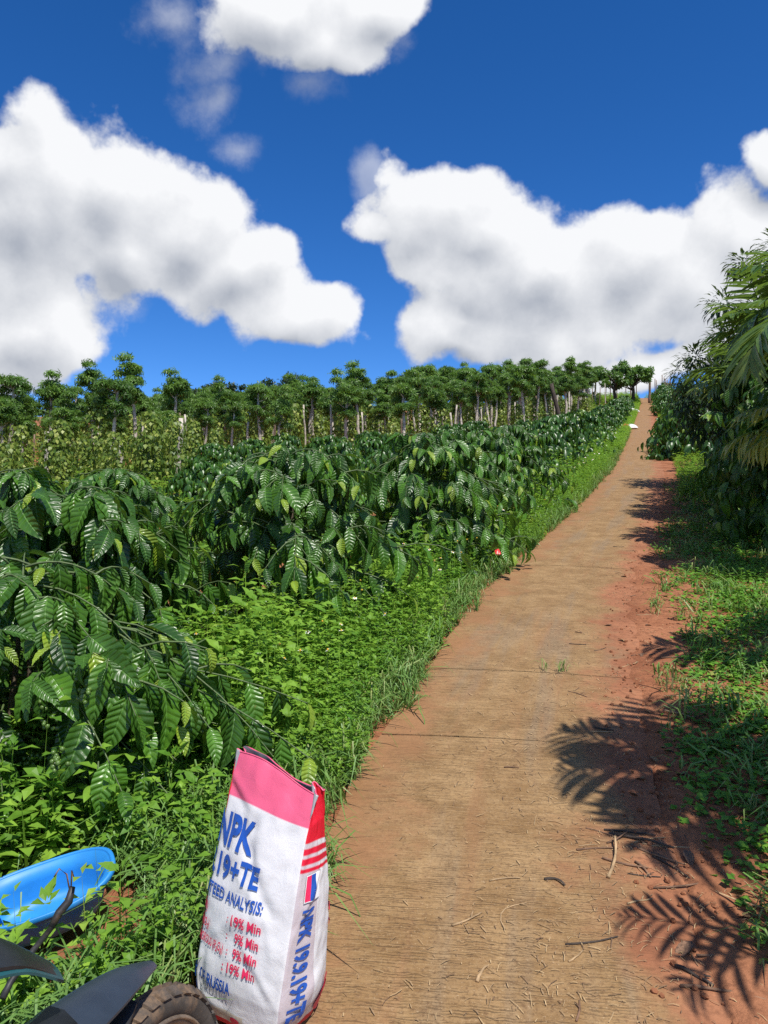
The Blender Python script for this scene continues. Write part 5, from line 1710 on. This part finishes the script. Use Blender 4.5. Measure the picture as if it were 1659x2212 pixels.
# ------------------------------------------------------------------ blue tub
M['blue_plastic'] = simple('blue_plastic', (0.02, 0.22, 0.58), .48, .14, 6, dirt=((0.32, 0.26, 0.20), .54, .42))
def tub():
    x, y = -1.07, 2.46
    t = thing('plastic_tub', 'oval blue plastic tub lying tilted among the weeds', 'tub', at(x, y, .07))
    t.rotation_euler = (R(14), R(-11), R(24))
    A, B, Hh = .210, .120, .13
    nu, prof = 56, [(1.0, 0.0), (1.035, .004), (1.05, -.004), (1.045, -.018)]
    th_ = np.linspace(0, 2 * np.pi, nu, endpoint=False)
    def ovl(k, z, kx=1.0):
        ex = .80
        return np.stack([A * k * kx * np.sign(np.cos(th_)) * np.abs(np.cos(th_)) ** ex, B * k * np.sign(np.sin(th_)) * np.abs(np.sin(th_)) ** ex, z + 0 * th_ + .010 * np.cos(2 * th_) * (z > .1)], -1)
    inner = [ovl(.02, .006), ovl(.45, .006), ovl(.68, .010), ovl(.76, .028), ovl(.84, .075), ovl(.93, .125), ovl(.985, Hh - .006), ovl(1.0, Hh)]
    rim = [ovl(1.0, Hh), ovl(1.03, Hh + .004), ovl(1.06, Hh + .001), ovl(1.068, Hh - .012), ovl(1.06, Hh - .014)]
    outer = [ovl(1.02, Hh - .012), ovl(.965, .125), ovl(.875, .075), ovl(.79, .022), ovl(.72, .0), ovl(.02, .0)]
    mb = MB()
    mb.add(np.array(inner).reshape(-1, 3), grid_faces(nu, len(inner), True))
    mb.add(np.array(outer).reshape(-1, 3), grid_faces(nu, len(outer), True))
    obj('basin', mb.mesh('basin', M['blue_plastic']), t)
    obj('rim', MB().add(np.array(rim).reshape(-1, 3), grid_faces(nu, len(rim), True)).mesh('rim', M['blue_plastic']), t)
tub()

# black taped stick with a wire hook, leaning in the weeds
M['black_rubber'] = simple('black_rubber', (0.018, 0.018, 0.019), .55, .4, 20, bmp=.2, dirt=((0.20, 0.12, 0.07), .58, .45))
M['wire'] = simple('rusty_wire', (0.20, 0.11, 0.06), .6, .3, 40)
a0, a1 = np.array([-.925, 1.90, .485]), np.array([-.892, 2.06, .535])
sk = thing('taped_stick', 'black taped stick with a wire hook sticking out of the weeds by the tub', 'stick', tuple(a0))
mb = MB()
pp = np.array([[-.004, -.03, -.02], [0, 0, 0], (a1 - a0) * .5 + [.004, 0, .01], (a1 - a0)])
add_tube(mb, pp, [.0085, .0085, .008, .0075], 9)
obj('shaft', mb.mesh('shaft', M['black_rubber']), sk)
mb = MB()
e = a1 - a0
add_tube(mb, [e, e + [.012, .02, .03], e + [.03, .04, .05], e + [.036, .05, .085]], [.009, .011, .0115, .008], 9)
obj('tape_wrap', mb.mesh('tape_wrap', M['black_rubber']), sk)
mb = MB()
add_tube(mb, [e + [.03, .045, .08], e + [.02, .05, .12], e + [.0, .05, .135], e + [-.012, .045, .115]], .0022, 5)
add_tube(mb, [e + [.034, .045, .08], e + [.034, .05, .13], e + [.04, .05, .11]], .0022, 5)
obj('wire_hook', mb.mesh('wire_hook', M['wire']), sk)

# ------------------------------------------------------------------ motorcycle (its front, as far as the view reaches)
M['tyre'] = simple('dusty_tyre', (0.055, 0.046, 0.038), .85, .4, 18, bmp=.4, dirt=((0.27, 0.17, 0.095), .47, .7))
M['rim'] = simple('rusty_rim', (0.26, 0.20, 0.15), .45, .4, 14, metal=.5, dirt=((0.30, 0.17, 0.08), .50, .7))
M['fender'] = simple('blue_black_plastic', (0.024, 0.034, 0.048), .42, .22, 6, dirt=((0.26, 0.21, 0.15), .60, .25))
M['body'] = simple('worn_black_panel', (0.013, 0.016, 0.018), .4, .4, 8, dirt=((0.30, 0.22, 0.15), .56, .7))
M['teal'] = simple('dark_teal_edge', (0.012, 0.075, 0.085), .35, .2, 10)
M['chip'] = simple('chipped_paint', (0.62, 0.66, 0.66), .6, .2, 30)
M['steel'] = simple('dull_steel', (0.28, 0.26, 0.24), .45, .3, 20, metal=.7, dirt=((0.3, 0.18, 0.1), .5, .6))

WY, WX, WR = 1.48, -.445, .285
moto = thing('motorcycle', 'dark blue black motorcycle with dusty front wheel at the lower left corner', 'motorcycle', (WX - .035, WY, float(ground(WX, WY)) - .058), R(0))
hd_ = np.array([.33, .944, 0.0])                # heading
sdv = np.array([.944, -.33, 0.0])               # right side
upz = np.array([0, 0, 1.0])
def mw(f, s, u):
    """wheel space (forward, side, up from axle) to the motorcycle's own space"""
    f, s, u = np.broadcast_arrays(np.asarray(f, float), np.asarray(s, float), np.asarray(u, float))
    return f[..., None] * hd_ + s[..., None] * sdv + (u[..., None] + WR) * upz
wheel = obj('wheel', None, moto)
th_ = np.linspace(0, 2 * np.pi, 72, endpoint=False)
ph = np.linspace(0, 2 * np.pi, 16, endpoint=False)
TR = .030
def torus(Rm, rr, rs, n=72, m=16):
    T, Ph = np.meshgrid(np.linspace(0, 2 * np.pi, n, endpoint=False), np.linspace(0, 2 * np.pi, m, endpoint=False), indexing='ij')
    rad = Rm + rr * np.cos(Ph)
    P = mw(rad * np.sin(T), rs * np.sin(Ph), rad * np.cos(T)).reshape(-1, 3)
    i = np.arange(n)[:, None]; j = np.arange(m)[None]
    F = np.stack([i * m + j, i * m + (j + 1) % m, ((i + 1) % n) * m + (j + 1) % m, ((i + 1) % n) * m + j], -1).reshape(-1, 4)
    return P, F
P, F = torus(WR - TR - .004, TR, TR * .95)
tyre = obj('tyre', MB().add(P, F).mesh('tyre', M['tyre']), wheel)
NB = 44
for k in range(NB):
    a = 2 * np.pi * k / NB
    for s in (-1, 1):
        mb = MB()
        q = []
        for dr in (-.006, .007):
            for da in (-.40, .40):
                for phi in (.30, .95):
                    aa = a + da * 2 * np.pi / NB * (1 - .15 * (dr > 0)) + (s > 0) * np.pi / NB + .05 * phi
                    rad = WR - TR - .004 + (TR + dr) * np.cos(phi)
                    q.append(mw(rad * np.sin(aa), s * (TR + dr) * .95 * np.sin(phi), rad * np.cos(aa)))
        F = np.array([[0, 1, 3, 2], [4, 6, 7, 5], [0, 4, 5, 1], [2, 3, 7, 6], [0, 2, 6, 4], [1, 5, 7, 3]])
        obj('tread_block', mb.add(np.array(q), F).mesh('tread_block', M['tyre'], smooth=False), wheel)
rb = MB()
for (r1, r2, sw) in ((WR - 2 * TR - .004, .012, .024),):
    P, F = torus(r1 - .002, r2, sw, 72, 10)
    rb.add(P, F)
P, F = torus(WR - 2 * TR + .004, .007, .031, 72, 8)
rb.add(P, F)
obj('rim', rb.mesh('rim', M['rim']), wheel)
hb = MB()
add_tube(hb, [mw(0, -.05, 0), mw(0, -.03, 0), mw(0, .03, 0), mw(0, .05, 0)], [.03, .055, .055, .03], 16)
obj('hub', hb.mesh('hub', M['steel']), wheel)
for k in range(32):
    a = 2 * np.pi * k / 32
    b = a + (.55 if k % 2 else -.55)
    sp = MB()
    add_tube(sp, [mw(.05 * np.sin(b), (.03 if k % 4 < 2 else -.03), .05 * np.cos(b)), mw((WR - 2 * TR - .012) * np.sin(a), 0, (WR - 2 * TR - .012) * np.cos(a))], .0021, 5)
    obj('spoke', sp.mesh('spoke', M['steel']), wheel)
for s in (-1, 1):
    fk = MB()
    add_tube(fk, [mw(0, s * .085, -.01), mw(-.05, s * .085, .13)], [.016, .018], 10)
    obj('fork_leg', fk.mesh('fork_leg', M['body']), moto)

def shell(name, spine, widths, arch, m, thick=.005, parent=moto, nseg=18, nw=9, tip=.0):
    """a mudguard: curved spine, half widths and side drop, with real thickness"""
    t0 = np.linspace(0, 1, len(spine))
    t = np.linspace(0, 1, nseg)
    sp = np.stack([np.interp(t, t0, np.asarray(spine)[:, c]) for c in range(3)], -1)
    for _ in range(2):
        sp[1:-1] = (sp[:-2] + 2 * sp[1:-1] + sp[2:]) / 4
    w = np.interp(t, t0, widths); ar = np.interp(t, t0, arch)
    s = np.linspace(-1, 1, nw)
    T_ = nrm(np.gradient(sp, axis=0))
    side_ = np.tile(sdv, (nseg, 1))
    nn = nrm(np.cross(side_, T_))
    nn = np.where(nn[:, 2:3] < 0, -nn, nn)
    G = sp[:, None] + side_[:, None] * (s[None, :, None] * w[:, None, None]) - nn[:, None] * ((np.abs(s) ** 2.2)[None, :, None] * ar[:, None, None])
    G2 = G - nn[:, None] * thick
    mb = MB()
    F = grid_faces(nw, nseg)
    mb.add(G.reshape(-1, 3), F)
    mb.add(G2.reshape(-1, 3), F[:, ::-1])
    ring_ = np.concatenate([np.arange(nw), np.arange(1, nseg) * nw + nw - 1, (nseg - 1) * nw + np.arange(nw - 2, -1, -1), np.arange(nseg - 2, 0, -1) * nw])
    e_ = np.concatenate([G.reshape(-1, 3)[ring_], G2.reshape(-1, 3)[ring_]])
    i = np.arange(len(ring_)); k = (i + 1) % len(ring_)
    mb.add(e_, np.stack([i, k, k + len(ring_), i + len(ring_)], -1))
    return obj(name, mb.mesh(name, m), parent)
def P3(f, s, u):
    return mw(f, s, u)
shell('front_fender', [P3(.05, 0, .345), P3(-.02, 0, .372), P3(-.10, 0, .385), P3(-.19, 0, .395), P3(-.27, 0, .40), P3(-.36, 0, .43)], [.016, .042, .057, .066, .071, .078], [.006, .014, .022, .030, .035, .040], M['fender'])
shell('inner_mudguard', [P3(-.02, 0, .312), P3(-.10, 0, .305), P3(-.19, 0, .275), P3(-.27, 0, .22), P3(-.32, 0, .12)], [.02, .045, .05, .05, .05], [.004, .02, .03, .03, .03], M['black_rubber'])
shell('leg_shield', [P3(-.225, -.02, .50), P3(-.30, -.05, .575), P3(-.39, -.07, .62), P3(-.49, -.08, .635), P3(-.60, -.08, .62)], [.055, .085, .10, .105, .10], [.02, .03, .04, .045, .05], M['body'])
shell('shield_edge', [P3(-.218, -.02, .493), P3(-.295, -.05, .567), P3(-.385, -.07, .611), P3(-.485, -.08, .626), P3(-.59, -.08, .611)], [.060, .090, .105, .110, .105], [.022, .033, .044, .049, .054], M['teal'], .004)
shell('side_panel', [P3(-.23, .045, .38), P3(-.29, .055, .34), P3(-.35, .06, .28), P3(-.42, .06, .20)], [.025, .05, .06, .06], [.006, .012, .016, .02], M['body'])
for (f, s, u, q) in ((-.255, .055, .378, .012), (-.225, .066, .366, .009), (-.24, .07, .372, .006)):
    c = MB()
    V = mw(f + np.array([-1, .2, 1, .4, -.6]) * q, s + np.array([-.3, -.6, 0, .7, .5]) * q, u + .012 + np.array([0, .1, .0, -.1, 0]) * q)
    c.add(V, [[0, 1, 2], [0, 2, 3], [0, 3, 4]])
    obj('paint_chip', c.mesh('paint_chip', M['chip']), moto)
body = MB()
add_tube(body, [mw(-.20, 0, .36), mw(-.45, 0, .33), mw(-.75, 0, .22), mw(-1.1, 0, .20)], [.05, .06, .07, .06], 10)
obj('frame', body.mesh('frame', M['body']), moto)
eng = MB()
add_box(eng, mw(-.78, 0, .05), (.22, .32, .24))
add_tube(eng, [mw(-.60, .0, .02), mw(-.52, 0, .10)], [.07, .05], 12)
obj('engine', eng.mesh('engine', M['steel'], smooth=False), moto)
# labels that count along a row one can follow in the view
ONES = 'first second third fourth fifth sixth seventh eighth ninth tenth eleventh twelfth thirteenth fourteenth fifteenth sixteenth seventeenth eighteenth nineteenth twentieth'.split()
def nth(k):
    return ONES[k] if k < 20 else ('twenty ' + ONES[k - 20] if k < 29 else 'thirtieth' if k == 29 else 'thirty ' + ONES[k - 30] if k < 39 else 'fortieth' if k == 39 else 'forty ' + ONES[k - 40])
def count_along(group, text, key):
    os_ = sorted((o for o in SC.objects if o.parent is None and o.get('group') == group), key=key)
    for k, o in enumerate(os_):
        o['label'] = text.format(nth(k))
across = lambda o: o.location.x / o.location.y
count_along(TG + ' front line', 'support tree in the front line of the pepper garden, {} from the left edge', across)
count_along(VG + ' before the trees', 'low yellow green pepper vine before the tree line, {} from the left edge', across)
count_along(VG + ' front line', 'yellow green pepper vine in the garden front line, {} from the left edge', across)
count_along('bare pepper posts at the front of the garden', 'bare pale pepper post near the front of the garden, {} from the left edge', across)
count_along('front row coffee bushes far up the track', 'front row coffee bush beside the verge, {} uphill from the four near ones', lambda o: o.location.y)
count_along('coffee bushes farther up the right side', 'coffee bush on the right side, {} uphill from the tall shaded one', lambda o: o.location.y)
count_along('distant palms climbing the right side', 'small distant palm on the right side, {} counting uphill', lambda o: o.location.y)
count_along('small twigs along the right edge', 'small dry twig in the loose dirt of the right edge, {} counting uphill', lambda o: o.location.y)
for k in range(1, 6):
    count_along('coffee bushes in back row %d' % k, 'coffee bush in the ' + nth(k) + ' row from the track, {} counting uphill', lambda o: o.location.y)
count_along('dry leaves along the right edge', 'curled brown leaf on the dirt by the ground cover, {} counting uphill', lambda o: o.location.y)
count_along('poles on the ridge', 'thin pole against the sky on the ridge, {} from the left', across)

tot_ = sum(len(o.data.loops) - 2 * len(o.data.polygons) for o in {o.data: o for o in SC.objects if o.type == 'MESH'}.values())
print('TRIS unique', tot_, 'objects', len(SC.objects))
